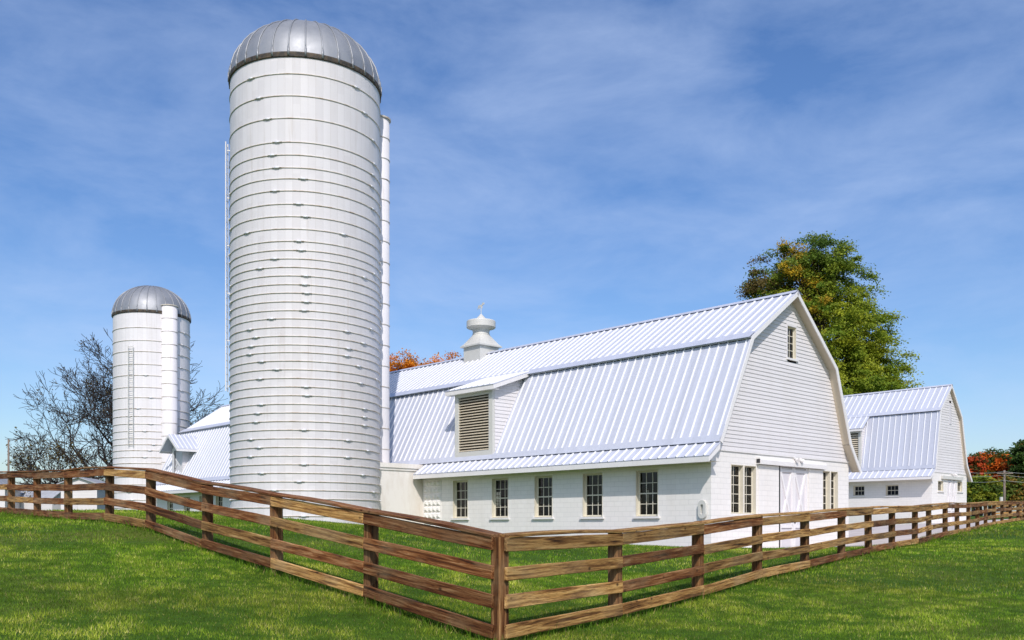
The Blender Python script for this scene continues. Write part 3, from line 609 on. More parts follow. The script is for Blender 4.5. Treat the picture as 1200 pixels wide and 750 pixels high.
# ------------------------------------------------------------------ silos
def ring_tube(m, c, r, z, t, n=72, a0=0, a1=2 * math.pi):
    prof = [(r - t * .6, z - t), (r + t, z - t * .7), (r + t, z + t * .7), (r - t * .6, z + t)]
    m.lathe(prof, n, c, a0, a1)
def silo(name, cx, cy, Rr, zb, zt, dome_h, hoops, lugs, mat, label, npan, ht=.025):
    root = thing(name, (cx, cy, g1(cx, cy)), 0, label, 'silo', 'white stave silos with metal domes'); gb = root.location.z
    m = MB(); m.lathe([(Rr, zb - gb), (Rr, zt - gb)], 132); m.build('silo_wall', mat, root, True)
    for z, ls in zip(hoops, lugs):
        m = MB(); ring_tube(m, (0, 0), Rr + .006, z - gb, ht, 96)
        for a in ls:
            c, s = math.cos(a), math.sin(a); p = Vector((c * (Rr + .05), s * (Rr + .05), z - gb)); tdir = Vector((-s, c, 0))
            f0 = len(m.f); m.bar(p - tdir * .10, p + tdir * .10, .05, .06); m.seam |= set(range(f0, len(m.f))); m.tube([p - tdir * .22, p + tdir * .22], .014, 6)
        fix(m.build('hoop', 'hoop_steel', root, True))
    rd = Rr + .055
    m = MB(); K = 10
    prof = [(rd * math.cos(math.pi / 2 * i / K), zt + .06 - gb + dome_h * math.sin(math.pi / 2 * i / K)) for i in range(K)] + [(.001, zt + .06 - gb + dome_h)]
    m.lathe(prof, npan * 2); dome = fix(m.build('dome', 'dome_steel', root, True))
    m = MB()
    for i in range(npan):
        t = 2 * math.pi * (i + .5) / npan; pts = [(math.cos(t) * (r + .012), math.sin(t) * (r + .012), z + .012) for r, z in prof[:-1]] + [(0, 0, prof[-1][1] + .02)]; m.tube(pts, .035, 5)
        c, s = math.cos(t), math.sin(t); m.bar((c * (rd + .02), s * (rd + .02), zt - .1 - gb), (c * (rd + .02), s * (rd + .02), zt + .3 - gb), .09, .05, (c, s, 0))
    m.lathe([(.0, prof[-1][1] + .08), (.25, prof[-1][1] + .05), (.28, prof[-1][1] - .03)], 16); fix(m.build('dome_seams', 'dome_steel', dome, True))
    m = MB(); m.lathe([(Rr + .01, zt - .16 - gb), (rd + .01, zt - .13 - gb), (rd + .025, zt + .02 - gb), (rd + .012, zt + .07 - gb), (rd - .05, zt + .08 - gb)], 132); fix(m.build('dome_rim', 'dark_rim', root))
    return root, gb
def chute(root, gb, ax, ay, r, z0, z1, step):
    m = MB(); m.lathe([(r, z0 - gb), (r, z1 - gb), (r * .3, z1 + .12 - gb), (0.001, z1 + .14 - gb)], 28, (ax, ay)); ch = m.build('chute', 'silo_stave_small', root, True)
    z = z1 - 1.0
    while z > z0 + .1: m = MB(); ring_tube(m, (ax, ay), r + .003, z - gb, .022, 28); fix(m.build('chute_band', 'hoop_steel', ch)); z -= step
    m = MB(); ring_tube(m, (ax, ay), r + .02, z1 - gb, .05, 28); fix(m.build('chute_band', 'hoop_steel', ch)); return ch
SX, SY, SR = -9.76, 44.5, 3.46
ys = [87, 112.7, 139, 167, 182, 197, 209.8, 224, 239.5, 254, 268.6, 283, 293.6, 303.5, 313.4, 323.4, 333.6, 343.5, 353.8, 364, 373.6, 383.8, 394, 404, 413]
while ys[-1] < 612: ys.append(ys[-1] + 10.1)
hz = [(617 - y) / 1100 * 41.1 for y in ys]
face = math.atan2(-SY, -SX)
lug = []
for i, z in enumerate(hz):
    a = face + random.choice((-.40, -.05, .0, -.62, .35 + .015 * i, -.02, .55)) + random.uniform(-.05, .05)
    if i < 4: a = face - .75 + .13 * i
    lug.append([a, a + 1.45 + random.uniform(-.1, .1), a - 1.3, a + math.pi])
big, gb = silo('silo', SX, SY, SR, -.9, 20.68, 2.68, hz, lug, 'silo_stave', 'tall white stave silo with steel hoops and grey dome in front of the big barn', 30)
chute(big, gb, .85 * 3.70, .53 * 3.70, .55, 3.05, 20.1, 1.02)
# standpipe ladder on the left side of the big silo
th = math.atan2(SX, SY); px, py = -3.44, -1.06
m = MB()
for dy in (-.16, .16): m.tube([(px, py + dy, 6.25 - gb), (px, py + dy, 17.75 - gb)], .028, 6)
for i in range(36): z = 6.4 + i * .32; m.tube([(px, py - .16, z - gb), (px, py + .16, z - gb)], .014, 5)
for z in (6.5, 8.6, 10.8, 13.0, 15.2, 17.4): m.bar((px, py, z - gb), (px + .25, py + .05, z - gb), .04, .04)
fix(m.build('ladder', 'white_trim', big))

S2X, S2Y, S2R = -28.39, 74.0, 2.84
ys2 = [384, 399, 412, 427, 440, 454, 466, 479, 488, 497, 505.5, 514, 521, 528, 536, 543, 551, 559, 568, 577, 586, 595, 604]
hz2 = [(617 - y) / 1100 * 71.3 for y in ys2]; f2 = math.atan2(-S2Y, -S2X)
lug2 = [[f2 + random.choice((-.25, -.6, -.05, .9)) + random.uniform(-.1, .1), f2 + 2.5] for _ in hz2]
sm, gb2 = silo('silo', S2X, S2Y, S2R, -.2, 16.4, 2.4, hz2, lug2, 'silo_stave_small', 'shorter white silo with ladder on its face, behind the far end of the big barn', 26, .028)
dv = Vector((-S2X, -S2Y, 0)).normalized(); sd = Vector((-dv.y, dv.x, 0))
cc = dv * (S2R * .82) + sd * (1.15) ; cc = cc.normalized() * (S2R - .02); chute(sm, gb2, cc.x, cc.y, .60, 2.0, 16.9, 1.0)
lc = (dv * 1.0 + sd * (-.58)).normalized(); lt = Vector((-lc.y, lc.x, 0)); m = MB(); q = lc * (S2R + .16)
for s_ in (-.2, .2): p = q + lt * s_; m.tube([(p.x, p.y, 6.1 - gb2), (p.x, p.y, 13.7 - gb2)], .03, 6)
for i in range(24):
    z = 6.25 + i * .32; a = q - lt * .2; b = q + lt * .2; m.tube([(a.x, a.y, z - gb2), (b.x, b.y, z - gb2)], .022, 5)
fix(m.build('ladder', 'vent_metal', sm))

# ------------------------------------------------------------------ yard and gravel
def sheet(name, mat, poly, lift, step):
    """flat-ish sheet that follows the ground inside a polygon"""
    import bmesh
    b = bmesh.new(); vs = [b.verts.new((x, y, 0)) for x, y in poly]; b.faces.new(vs)
    xs = [p[0] for p in poly]; ys_ = [p[1] for p in poly]
    for ax, lo, hi in ((0, min(xs), max(xs)), (1, min(ys_), max(ys_))):
        t = math.ceil(lo / step) * step
        while t < hi:
            co = (t, 0, 0) if ax == 0 else (0, t, 0); no = (1, 0, 0) if ax == 0 else (0, 1, 0)
            bmesh.ops.bisect_plane(b, geom=b.verts[:] + b.edges[:] + b.faces[:], plane_co=co, plane_no=no); t += step
    z = gz([v.co.x for v in b.verts], [v.co.y for v in b.verts])
    for v, zz in zip(b.verts, z): v.co.z = zz + lift
    r = bmesh.ops.extrude_face_region(b, geom=b.faces[:]); 
    for v in r['geom']:
        if isinstance(v, bmesh.types.BMVert): v.co.z -= lift + .15
    bmesh.ops.recalc_face_normals(b, faces=b.faces); me = bpy.data.meshes.new(name); b.to_mesh(me); b.free(); me.materials.append(M[mat])
    o = bpy.data.objects.new(name, me); COL.objects.link(o); return tag(o, kind='structure')
YARD = [(6.9, 33.9), (8.6, 31.2), (10.3, 27.6), (13.4, 31.6), (17.0, 37.2), (21.5, 44.2), (26.8, 51.8), (31.5, 59.0), (37.0, 68.0), (41.0, 76.5), (38.3, 79.5), (33.0, 74.2), (24, 78), (18, 70), (14.9, 41.5), (7.25, 34.25)]
sheet('concrete_yard', 'concrete', YARD, .05, 2.0)
GR = [tuple(bw(B1, a, s)) for a, s in ((-.2, .0), (-.2, 1.5), (3, 2.1), (6.5, 1.3), (7, .0))]
sheet('gravel_strip', 'gravel', GR, .03, 1.0)
# pebbles on the strip
m = MB(); r0 = random.Random(3)
for i in range(900):
    a, s = r0.uniform(-.1, 6), abs(r0.gauss(.6, .6)); s = min(s, 1.6); p = bw(B1, a, s + .03); r = r0.uniform(.02, .06); z = g1(*p) + .03 + r * .3
    m.add([(p[0] + r * r0.uniform(.7, 1.2), p[1], z), (p[0], p[1] + r, z), (p[0] - r, p[1], z), (p[0], p[1] - r, z), (p[0], p[1], z + r * .8)], [(0, 1, 4), (1, 2, 4), (2, 3, 4), (3, 0, 4)])
tag(m.build('pebbles', 'gravel'), kind='stuff')

# ------------------------------------------------------------------ fence
def post_mesh(h, w):
    m = MB(); w /= 2; c = .012
    prof = [(-w + c, -w), (w - c, -w), (w, -w + c), (w, w - c), (w - c, w), (-w + c, w), (-w, w - c), (-w, -w + c)]
    m.prism(prof, 'z', 0, h); o = fix(m.build('post', 'post_wood')); me = o.data; bpy.data.objects.remove(o); return me
def board(name, L_, h, t, mat, parent, p, q, zoff, rnd, sag=.0, bow=.0, tilt=0):
    """board from p to q, mesh along its own X so the grain runs with it"""
    p, q = Vector(p), Vector(q); d = q - p; ln = d.length; n = 9; vs = []; fs = []
    j = [rnd.uniform(-.002, .002) for _ in range(n * 2)]
    for i in range(n):
        f = i / (n - 1); x = ln * f; zz = -sag * math.sin(math.pi * f); yy = bow * math.sin(math.pi * f)
        vs += [(x, -t / 2 + yy, -h / 2 + zz + j[i]), (x, t / 2 + yy, -h / 2 + zz + j[i]), (x, t / 2 + yy, h / 2 + zz + j[n + i]), (x, -t / 2 + yy, h / 2 + zz + j[n + i])]
    for i in range(n - 1):
        for k in range(4): fs.append((i * 4 + k, i * 4 + (k + 1) % 4, (i + 1) * 4 + (k + 1) % 4, (i + 1) * 4 + k))
    fs += [(3, 2, 1, 0), tuple((n - 1) * 4 + k for k in range(4))]
    m = MB().add(vs, fs); o = fix(m.build(name, mat, parent))
    bv = o.modifiers.new('edge', 'BEVEL'); bv.width = .006; bv.segments = 1; bv.limit_method = 'ANGLE'
    yaw = math.atan2(d.y, d.x); pitch = -math.atan2(d.z, math.hypot(d.x, d.y))
    o.rotation_euler = (tilt, pitch, yaw); o.location = p - Vector(parent.location); return o
def fence_run(pts, label, mat, first_post, side, seed, name='fence', gap=.305, rails=4, rh=.145, cap=True, pw=.145, group='brown board fences'):
    rnd = random.Random(seed); p0 = pts[0]
    root = thing(name, (p0[0], p0[1], p0[3]), 0, label, 'fence', group)
    pm = post_mesh(1.75, pw)
    for i, p in enumerate(pts):
        if i == 0 and not first_post: continue
        d = np.array(pts[min(i + 1, len(pts) - 1)][:2]) - np.array(pts[max(i - 1, 0)][:2])
        o = bpy.data.objects.new('post', pm); COL.objects.link(o); o.parent = root
        o.location = (p[0] - p0[0], p[1] - p0[1], p[2] - (.037 if i else .03) - 1.75 - p0[3]); o.rotation_euler = (rnd.uniform(-.012, .012), rnd.uniform(-.012, .012), math.atan2(d[1], d[0]) + rnd.uniform(-.05, .05))
    for i in range(len(pts) - 1):
        p, q = pts[i], pts[i + 1]; d = np.array([q[0] - p[0], q[1] - p[1]]); d /= np.hypot(*d); nrm = np.array([d[1], -d[0]]) * side
        off = nrm * (pw / 2 + .023)
        ea = -.035 if (i == 0 and not first_post) else .003
        for k in range(rails):
            zt = -.040 - gap * k - rh / 2
            w1, w2 = rnd.uniform(-.012, .012), rnd.uniform(-.012, .012)
            a = (p[0] + off[0] + d[0] * ea, p[1] + off[1] + d[1] * ea, p[2] + zt + w1); b = (q[0] + off[0] - d[0] * .003, q[1] + off[1] - d[1] * .003, q[2] + zt + w2)
            mt = mat if rnd.random() < .75 else ('fence_wood_tan' if mat == 'fence_wood' else 'fence_wood')
            board('rail', 0, rh + rnd.uniform(-.006, .006), .038, mt, root, a, b, 0, rnd, rnd.uniform(-.004, .005), rnd.uniform(-.005, .005), rnd.uniform(-.03, .03))
        if cap:
            lift = rnd.uniform(-.01, .012) if i != 1 or mat == 'fence_wood' else -.0
            o2 = nrm * .03
            board('cap_board', 0, .036, .19, mat, root, (p[0] + o2[0], p[1] + o2[1], p[2] - .018), (q[0] + o2[0], q[1] + o2[1], q[2] - .018), 0, rnd, -abs(rnd.gauss(0, .009)) if i < 12 else 0, rnd.uniform(-.01, .01), side * .05)
    return root
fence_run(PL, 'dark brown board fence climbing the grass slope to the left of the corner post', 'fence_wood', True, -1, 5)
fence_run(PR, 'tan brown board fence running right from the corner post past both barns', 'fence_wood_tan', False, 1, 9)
FD = [(41.0 + i * 2.6, 80.0 + i * .4, 0, 0) for i in range(7)]; FD = [(x, y, g1(x, y) + 1.25, g1(x, y)) for x, y, _, _ in FD]
fence_run(FD, 'distant board fence crossing in front of the autumn trees at the right', 'fence_wood_tan', True, 1, 21, gap=.3, rails=4, cap=False)

# ------------------------------------------------------------------ trees
def leaf_object(name, P, Nn, size, tint, parent, loc, aspect=.55, droop=None):
    """many small rhombic leaves; P centres, Nn normals"""
    n = len(P); r = rng.normal(size=(n, 3)); t = np.cross(Nn, r); t /= np.linalg.norm(t, axis=1)[:, None] + 1e-9; b = np.cross(Nn, t)
    s = size[:, None]; q = np.stack([P - t * s, P - b * s * aspect + Nn * s * .12, P + t * s, P + b * s * aspect + Nn * s * .12], 1).reshape(-1, 3) - np.array(loc)
    me = bpy.data.meshes.new(name); me.vertices.add(4 * n); me.vertices.foreach_set('co', q.ravel().astype(np.float32))
    me.loops.add(4 * n); me.loops.foreach_set('vertex_index', np.arange(4 * n, dtype=np.int32)); me.polygons.add(n)
    me.polygons.foreach_set('loop_start', np.arange(0, 4 * n, 4, dtype=np.int32)); me.polygons.foreach_set('loop_total', np.full(n, 4, dtype=np.int32))
    me.update(calc_edges=True); at = me.color_attributes.new('tint', 'FLOAT_COLOR', 'POINT')
    at.data.foreach_set('color', np.repeat(np.concatenate([tint, np.ones((n, 1))], 1), 4, 0).ravel().astype(np.float32)); me.materials.append(M['leaf_tint'])
    o = bpy.data.objects.new(name, me); COL.objects.link(o); o.parent = parent; return o
def clumps(blobs, nclump, per, csize, lsize, col, droop=.25, shell=.55, seed=1):
    """leaf clumps spread through a union of ellipsoids (cx,cy,cz,rx,ry,rz); col(P)->(n,3)"""
    r = np.random.default_rng(seed); vol = np.array([b[3] * b[4] * b[5] for b in blobs]) ** .8; vol /= vol.sum(); C_ = []; NN = []
    for b, k in zip(blobs, r.multinomial(nclump, vol)):
        d = r.normal(size=(k, 3)); d /= np.linalg.norm(d, axis=1)[:, None]; rr = shell + (1 - shell) * r.random((k, 1)) ** .6
        rr *= 1 + .10 * r.normal(size=(k, 1)); C_.append(np.array(b[:3]) + d * rr * np.array(b[3:6])); NN.append(d)
    C_ = np.concatenate(C_); NN = np.concatenate(NN); n = len(C_)
    sz = csize * r.uniform(.6, 1.45, (n, 1, 1)); off = r.normal(size=(n, per, 3)) * .5; 
    out = NN[:, None, :] * np.array([1, 1, .2]); out /= np.linalg.norm(out, axis=2, keepdims=True) + 1e-6
    al = r.uniform(-1.1, 1.1, (n, per, 1)); P = C_[:, None, :] + off * sz * np.array([.75, .75, .42]) + out * al * sz * .8 + np.array([0, 0, -1]) * (np.maximum(al, 0) ** 2) * sz * droop
    P = P.reshape(-1, 3); Nn = r.normal(size=P.shape) * .55 + np.array([0, -.35, .75]); Nn /= np.linalg.norm(Nn, axis=1)[:, None]
    size = lsize * r.uniform(.6, 1.3, len(P)); ct = np.repeat(col(C_, r), per, 0); tint = ct * r.uniform(.75, 1.25, (len(P), 1))
    return P, Nn, size, np.clip(tint, .005, .9), C_
def limbs(m, base, top, blobs, targets, r0, rnd, k):
    base = Vector(base); top = Vector(top); n = 8; pts = [base.lerp(top, i / n) + Vector((rnd.gauss(0, .12), rnd.gauss(0, .12), 0)) * (i > 0) for i in range(n + 1)]
    m.tube(pts, [r0 * (1 - .8 * i / n) * (1.35 if i == 0 else 1) for i in range(n + 1)], 9)
    for t in targets[:k]:
        t = Vector(t); f = min(.92, max(.2, (t.z - base.z) / (top.z - base.z + 1e-6) - .22)); s = base.lerp(top, f); mid = s.lerp(t, .5) + Vector((0, 0, .12 * (t - s).length)); rr = r0 * (1 - .8 * f) * .45
        m.tube([s, s.lerp(mid, .5) + Vector((0, 0, .05)), mid, t], [rr, rr * .75, rr * .5, rr * .15], 5)
def tree(name, label, group, base, htop, blobs, nclump, per, csize, lsize, col, seed, trunk_r, nl=60, shell=.55, droop=.25):
    root = thing(name, base, 0, label, 'tree', group); P, Nn, size, tint, C_ = clumps(blobs, nclump, per, csize, lsize, col, droop, shell, seed)
    leaf_object('crown', P, Nn, size, tint, root, base)
    m = MB(); limbs(m, (0, 0, 0), (0, 0, htop), blobs, C_ - np.array(base), trunk_r, random.Random(seed), nl); fix(m.build('trunk', 'bark', root, True)); return root
def px(x, y, Y): return ((x - 600) / 1100 * Y, Y, (617 - y) / 1100 * Y)
# big green and gold tree between the barns
Y = 92.; sc = Y / 1100
def bb(x, y, rx, ry, dy=0, rd=None): p = px(x, y, Y); return (p[0], p[1] + dy, p[2], rx * sc, (rd or rx) * sc, ry * sc)
def col_big(C_, r):
    h = (C_[:, 2] - 12) / 16; xr = (C_[:, 0] - (965 - 600) * sc) / (60 * sc)
    g = np.array([[.15, .24, .020]]) * np.ones((len(C_), 1)); dark = np.array([.075, .15, .028]); gold = np.array([.52, .36, .03]); yg = np.array([.40, .43, .032])
    u = r.random((len(C_), 1)); hh = np.clip(h, 0, 1)[:, None]
    c = g * (1 - u) + yg * u; w = np.clip((hh - .55) * 2.2, 0, 1) * (r.random((len(C_), 1)) * .6 + .4); c = c * (1 - w) + dark * w
    gd = ((np.abs(C_[:, 0] - (922 - 600) * sc) < 30 * sc) & (C_[:, 2] > 20) & (C_[:, 2] < 27.5))[:, None] * (r.random((len(C_), 1)) < .42); c = np.where(gd, gold * (.6 + .7 * u), c)
    br = ((C_[:, 0] < (897 - 600) * sc) & (C_[:, 2] > 21))[:, None] * (r.random((len(C_), 1)) < .6); return np.where(br, np.array([.16, .12, .035]), c)
blobs = [bb(962, 308, 34, 38), bb(918, 330, 36, 44), bb(945, 330, 44, 42, 1.5), bb(985, 345, 38, 52), bb(960, 400, 70, 66), bb(1005, 400, 40, 50), bb(1022, 440, 44, 38), bb(905, 390, 40, 60), bb(950, 470, 95, 60), bb(1035, 470, 36, 34), bb(885, 335, 12, 24)]
b0 = px(962, 614, Y); tree('deciduous_tree', 'tall leafy green tree with golden upper left side, rising between the two barns', None, (b0[0], b0[1], g1(b0[0], b0[1])), 24, blobs, 1250, 190, .85, .125, col_big, 11, .55, 160, .38, .6)
# orange tree behind the barn roof
Y = 98.; sc = Y / 1100
def col_or(C_, r): return np.array([.80, .30, .025]) * r.uniform(.55, 1.15, (len(C_), 1)) + np.array([.0, .04, 0]) * r.random((len(C_), 1))
bl_ = [bb(486, 440, 26, 26), bb(460, 446, 28, 26), bb(516, 438, 20, 19), bb(500, 470, 50, 40), bb(440, 480, 40, 40), bb(535, 460, 20, 24)]
b0 = px(490, 615, Y); tree('deciduous_tree', 'orange autumn tree showing above the big barn roof beside the tall silo', None, (b0[0], b0[1], g1(b0[0], b0[1])), 14, bl_ + [bb(525, 436, 14, 18), bb(470, 428, 16, 12)], 330, 150, .8, .13, col_or, 12, .4, 50, .45)
# row of autumn trees at the right edge
def colf(base, var, base2=None, p2=0.):
    def f(C_, r):
        c = np.array(base) * r.uniform(1 - var, 1 + var, (len(C_), 1))
        if base2 is not None: c = np.where(r.random((len(C_), 1)) < p2, np.array(base2) * r.uniform(1 - var, 1 + var, (len(C_), 1)), c)
        return c
    return f
grp = 'autumn trees at the right edge'
def rt(label, Y_, x, blist, col, seed, nclump, per=80, top=7, cs=.8, ls=.20):
    global Y, sc
    Y = Y_; sc = Y / 1100; bl = [bb(*b) for b in blist]; b0 = px(x, 590, Y); return tree('deciduous_tree', label, grp, (b0[0], b0[1], g1(b0[0], b0[1])), top, bl, nclump, per, cs, ls, col, seed, .3, 30, .4)
rt('maple with bright orange red crown beyond the distant fence', 128, 1160, [(1160, 545, 18, 14), (1145, 550, 14, 14), (1172, 552, 13, 12), (1158, 560, 24, 12)], colf((.75, .17, .02), .35, (.07, .09, .012), .32), 31, 240)
rt('dark green round tree behind the orange maple', 140, 1165, [(1152, 546, 14, 16), (1177, 543, 16, 16), (1186, 556, 14, 22), (1166, 566, 30, 20)], colf((.06, .11, .018), .4, (.25, .20, .03), .2), 32, 240)
rt('tall dark tree cut by the right edge of the photo', 122, 1206, [(1203, 536, 14, 18), (1212, 530, 18, 20), (1206, 562, 24, 26)], colf((.06, .12, .02), .4, (.16, .10, .02), .2), 33, 230)
rt('low yellow green tree next to the small barn corner', 110, 1147, [(1144, 570, 13, 14), (1158, 574, 14, 12), (1136, 578, 12, 12), (1148, 582, 22, 8)], colf((.30, .33, .03), .4, (.10, .16, .02), .35), 34, 200, top=4, cs=.7)
rt('rusty brown low tree behind the utility pole', 116, 1182, [(1180, 572, 16, 14), (1193, 576, 13, 12), (1168, 578, 12, 10), (1184, 583, 22, 7)], colf((.26, .17, .03), .4, (.10, .14, .02), .45), 35, 200, top=4, cs=.7)
rt('red leaved small tree against the small barn gable', 119, 1139, [(1138, 556, 8, 9), (1140, 545, 8, 9), (1136, 568, 9, 10)], colf((.5, .08, .02), .4, (.08, .07, .014), .3), 36, 110, top=4, cs=.6)
rt('green and amber tree at the far right behind the fence', 132, 1225, [(1222, 545, 18, 22), (1230, 565, 22, 20)], colf((.14, .18, .02), .4, (.4, .2, .03), .3), 37, 160)

# bare tree behind the short silo
Y = 92.; sc = Y / 1100; b0 = px(166, 606, Y); base = Vector((b0[0], b0[1], g1(b0[0], b0[1])))
root = thing('bare_tree', base, 0, 'nearly leafless spreading tree behind the shorter silo', 'tree'); rb = random.Random(44); mt = MB(); mbr = MB(); tips = []
def grow(p, d, ln, r, dep):
    n = 5; pts = [p]; rs = [r]; q = p.copy(); dd = d.copy(); fr = (p.x / 10.2) ** 2 + (p.y / 10) ** 2 + ((p.z - 6.5) / 11.6) ** 2
    if fr > .85: ln = min(ln, 1.35)
    for i in range(n):
        dd = (dd + Vector((rb.gauss(0, .2), rb.gauss(0, .2), rb.gauss(0, .15) + .04)) ).normalized(); q = q + dd * ln / n; pts.append(q.copy()); rs.append(max(.021, r * (1 - .6 * (i + 1) / n)))
    (mt if dep == 0 else mbr).tube(pts, rs, 7 if dep < 2 else (5 if dep < 3 else 3), dep < 2)
    if dep >= 6 or ln < .5 or (fr > 1.05 and dep > 1): tips.append(q); return
    kids = (0, 4, 4, 3, 3, 2, 1)[dep]
    for _ in range(kids):
        i = rb.choice((2, 3, 3, 4, 4, 5)); s = pts[i]; ax = dd.cross(Vector((rb.gauss(0, 1), rb.gauss(0, 1), rb.gauss(0, 1)))).normalized(); a = R(rb.uniform(22, 62))
        nd = (Matrix.Rotation(a, 3, ax) @ dd); nd.z = nd.z * .85 + .05; grow(s, nd.normalized(), ln * rb.uniform(.5, .74), rs[i] * rb.uniform(.55, .8), dep + 1)
    grow(q, dd, ln * rb.uniform(.5, .7), rs[-1] * .95, dep + 1)
tr_top = Vector((.2, 0, 3.2)); mt.tube([(0, 0, -.3), (.05, 0, .8), (.1, .05, 2), tr_top], [.62, .48, .42, .42], 10)
for az, el, ln, r in ((180, 24, 8.2, .38), (168, 46, 8.4, .40), (192, 4, 7.0, .3), (120, 70, 7.4, .36), (0, 30, 7.6, .34), (15, 56, 8.0, .36), (-12, 10, 5.2, .26), (300, 60, 7.2, .32), (250, 35, 5.0, .24)):
    grow(tr_top + Vector((0, 0, rb.uniform(-.8, .4))), Vector((math.cos(R(az)) * math.cos(R(el)), math.sin(R(az)) * math.cos(R(el)), math.sin(R(el)))), ln, r, 1)
fix(mt.build('trunk', 'bark', root, True)); mbr.build('branches', 'bark', root, True)
T = np.array([tuple(t) for t in tips]); lowleft = (T[:, 2] < 8.0) & (T[:, 0] < -3.5); pr = np.where(lowleft, .40, .05); sel = T[rng.random(len(T)) < pr]
P = np.repeat(sel, 5, 0) + rng.normal(size=(len(sel) * 5, 3)) * .22; Nn = rng.normal(size=P.shape); Nn /= np.linalg.norm(Nn, axis=1)[:, None]
leaf_object('leaves', P, Nn, rng.uniform(.06, .14, len(P)), np.array([[.16, .12, .03]]) * rng.uniform(.5, 1.4, (len(P), 1)), root, (0, 0, 0))

# ------------------------------------------------------------------ small buildings and poles in the distance
def shed(label, cx, cy, w, d, zb, ze, zr, rz, wall='siding_paint', roof='shed_roof', door=None, win=None):
    """gabled shed: w across the gable (local x), d along the ridge (local y)"""
    root = thing('shed', (cx, cy, g1(cx, cy)), rz, label, 'shed', 'small white sheds beyond the fence'); o = root.location.z; zb -= o; ze -= o; zr -= o; h = w / 2
    m = MB(); m.prism([(-h, -.6), (h, -.6), (h, ze), (0, zr), (-h, ze)], 'y', -d / 2, d / 2); fix(m.build('wall', wall, root))
    m = MB()
    for s in (-1, 1):
        k = (zr - ze) / h; ex = s * (h + .25); ez = ze - k * .25
        m.hexa([(0, -d / 2 - .25, zr + .01), (ex, -d / 2 - .25, ez + .01), (ex, d / 2 + .25, ez + .01), (0, d / 2 + .25, zr + .01)], [(0, -d / 2 - .25, zr + .09), (ex, -d / 2 - .25, ez + .09), (ex, d / 2 + .25, ez + .09), (0, d / 2 + .25, zr + .09)])
    fix(m.build('roof', roof, root))
    if door:
        m = MB(); m.box(door - .5, door + .5, -d / 2 - .04, -d / 2 - .003, -.2, 2.0); fix(m.build('door', 'door_paint', root))
    for wx, wz in (win or []):
        m = MB(); m.box(wx - .4, wx + .4, -d / 2 - .05, -d / 2 - .003, wz - .45, wz + .45); f = fix(m.build('window', 'white_trim', root))
        m = MB(); m.box(wx - .32, wx + .32, -d / 2 - .07, -d / 2 - .052, wz - .37, wz + .37); fix(m.build('window_pane', 'dark_iron', f))
    return root
p = px(100, 600, 80); shed('white gabled shed with dark gable trim below the bare tree', p[0] + .2, 80, 2.9, 4, 0, 3.55, 4.05, R(5), door=-.6)
p = px(50, 600, 86); shed('long low white shed with grey metal roof left of the gabled shed', p[0], 87, 3.2, 4.6, 0, 2.6, 3.7, R(68), win=[(.4, 1.4)])
p = px(-6, 600, 84); shed('white shed cut by the left edge of the photo', p[0], 84, 3.0, 4, 0, 3.4, 4.6, R(10), win=[(.6, 2.2)])
def pole(label, x, ytop, Y_, r, arm, tilt=0):
    b = px(x, 600, Y_); zt = (617 - ytop) / 1100 * Y_; g = g1(b[0], Y_); root = thing('utility_pole', (b[0], Y_, g), 0, label, 'pole', 'utility poles')
    m = MB(); m.tube([(0, 0, -.3), (0, 0, (zt - g) * .5), (0, 0, zt - g)], [r, r * .85, r * .65], 8); fix(m.build('pole_shaft', 'pole_wood', root, True))
    if arm:
        m = MB(); m.bar((-.9, -.12, zt - g - .35), (.9, -.12, zt - g - .35), .09, .12); fix(m.build('cross_arm', 'pole_wood', root))
        m = MB(); m.tube([(-.45, -.2, zt - g - 3.6), (-.45, -.2, zt - g - 3.0)], .18, 10); fix(m.build('transformer', 'vent_metal', root))
    return root
pole('pale wooden utility pole with wires in front of the autumn trees', 1177, 551, 105, .17, True)
pole('thin dark pole standing above the fence at the left edge', 10, 515, 66, .09, False)
def wire(y1, y2, y3, label, r=.022):
    a = Vector(px(1110, y1, 112)); b = Vector(px(1177, y2, 104.8)); c = Vector(px(1260, y3, 98)); m = MB(); pts = []
    for s, e in ((a, b), (b, c)):
        for i in range(9): t = i / 8; pts.append(s.lerp(e, t) + Vector((0, 0, -.35 * 4 * t * (1 - t))))
    m.tube(pts, r, 4); tag(m.build('power_line', 'vent_metal'), label, 'wire', 'power lines on the right pole')
wire(549, 552.5, 550, 'topmost pale wire on the right utility pole'); wire(553, 556.5, 555, 'middle pale wire on the right utility pole'); wire(560, 563, 560, 'lowest pale wire on the right utility pole')

# ------------------------------------------------------------------ lawn: real blades, thick near the camera and thinning with distance
def vnoise(x, y, s, seed):
    r = np.random.default_rng(seed); G = r.random((64, 64)); x = x / s + 1000; y = y / s + 1000; xi = np.floor(x).astype(int); yi = np.floor(y).astype(int); fx = x - xi; fy = y - yi
    fx = fx * fx * (3 - 2 * fx); fy = fy * fy * (3 - 2 * fy); g = lambda a, b: G[a % 64, b % 64]
    return (g(xi, yi) * (1 - fx) + g(xi + 1, yi) * fx) * (1 - fy) + (g(xi, yi + 1) * (1 - fx) + g(xi + 1, yi + 1) * fx) * fy
def inpoly(x, y, poly):
    c = np.zeros(len(x), bool); n = len(poly)
    for i in range(n):
        (x1, y1), (x2, y2) = poly[i], poly[(i + 1) % n]
        if y1 == y2: continue
        c ^= ((y1 > y) != (y2 > y)) & (x < (x2 - x1) * (y - y1) / (y2 - y1) + x1)
    return c
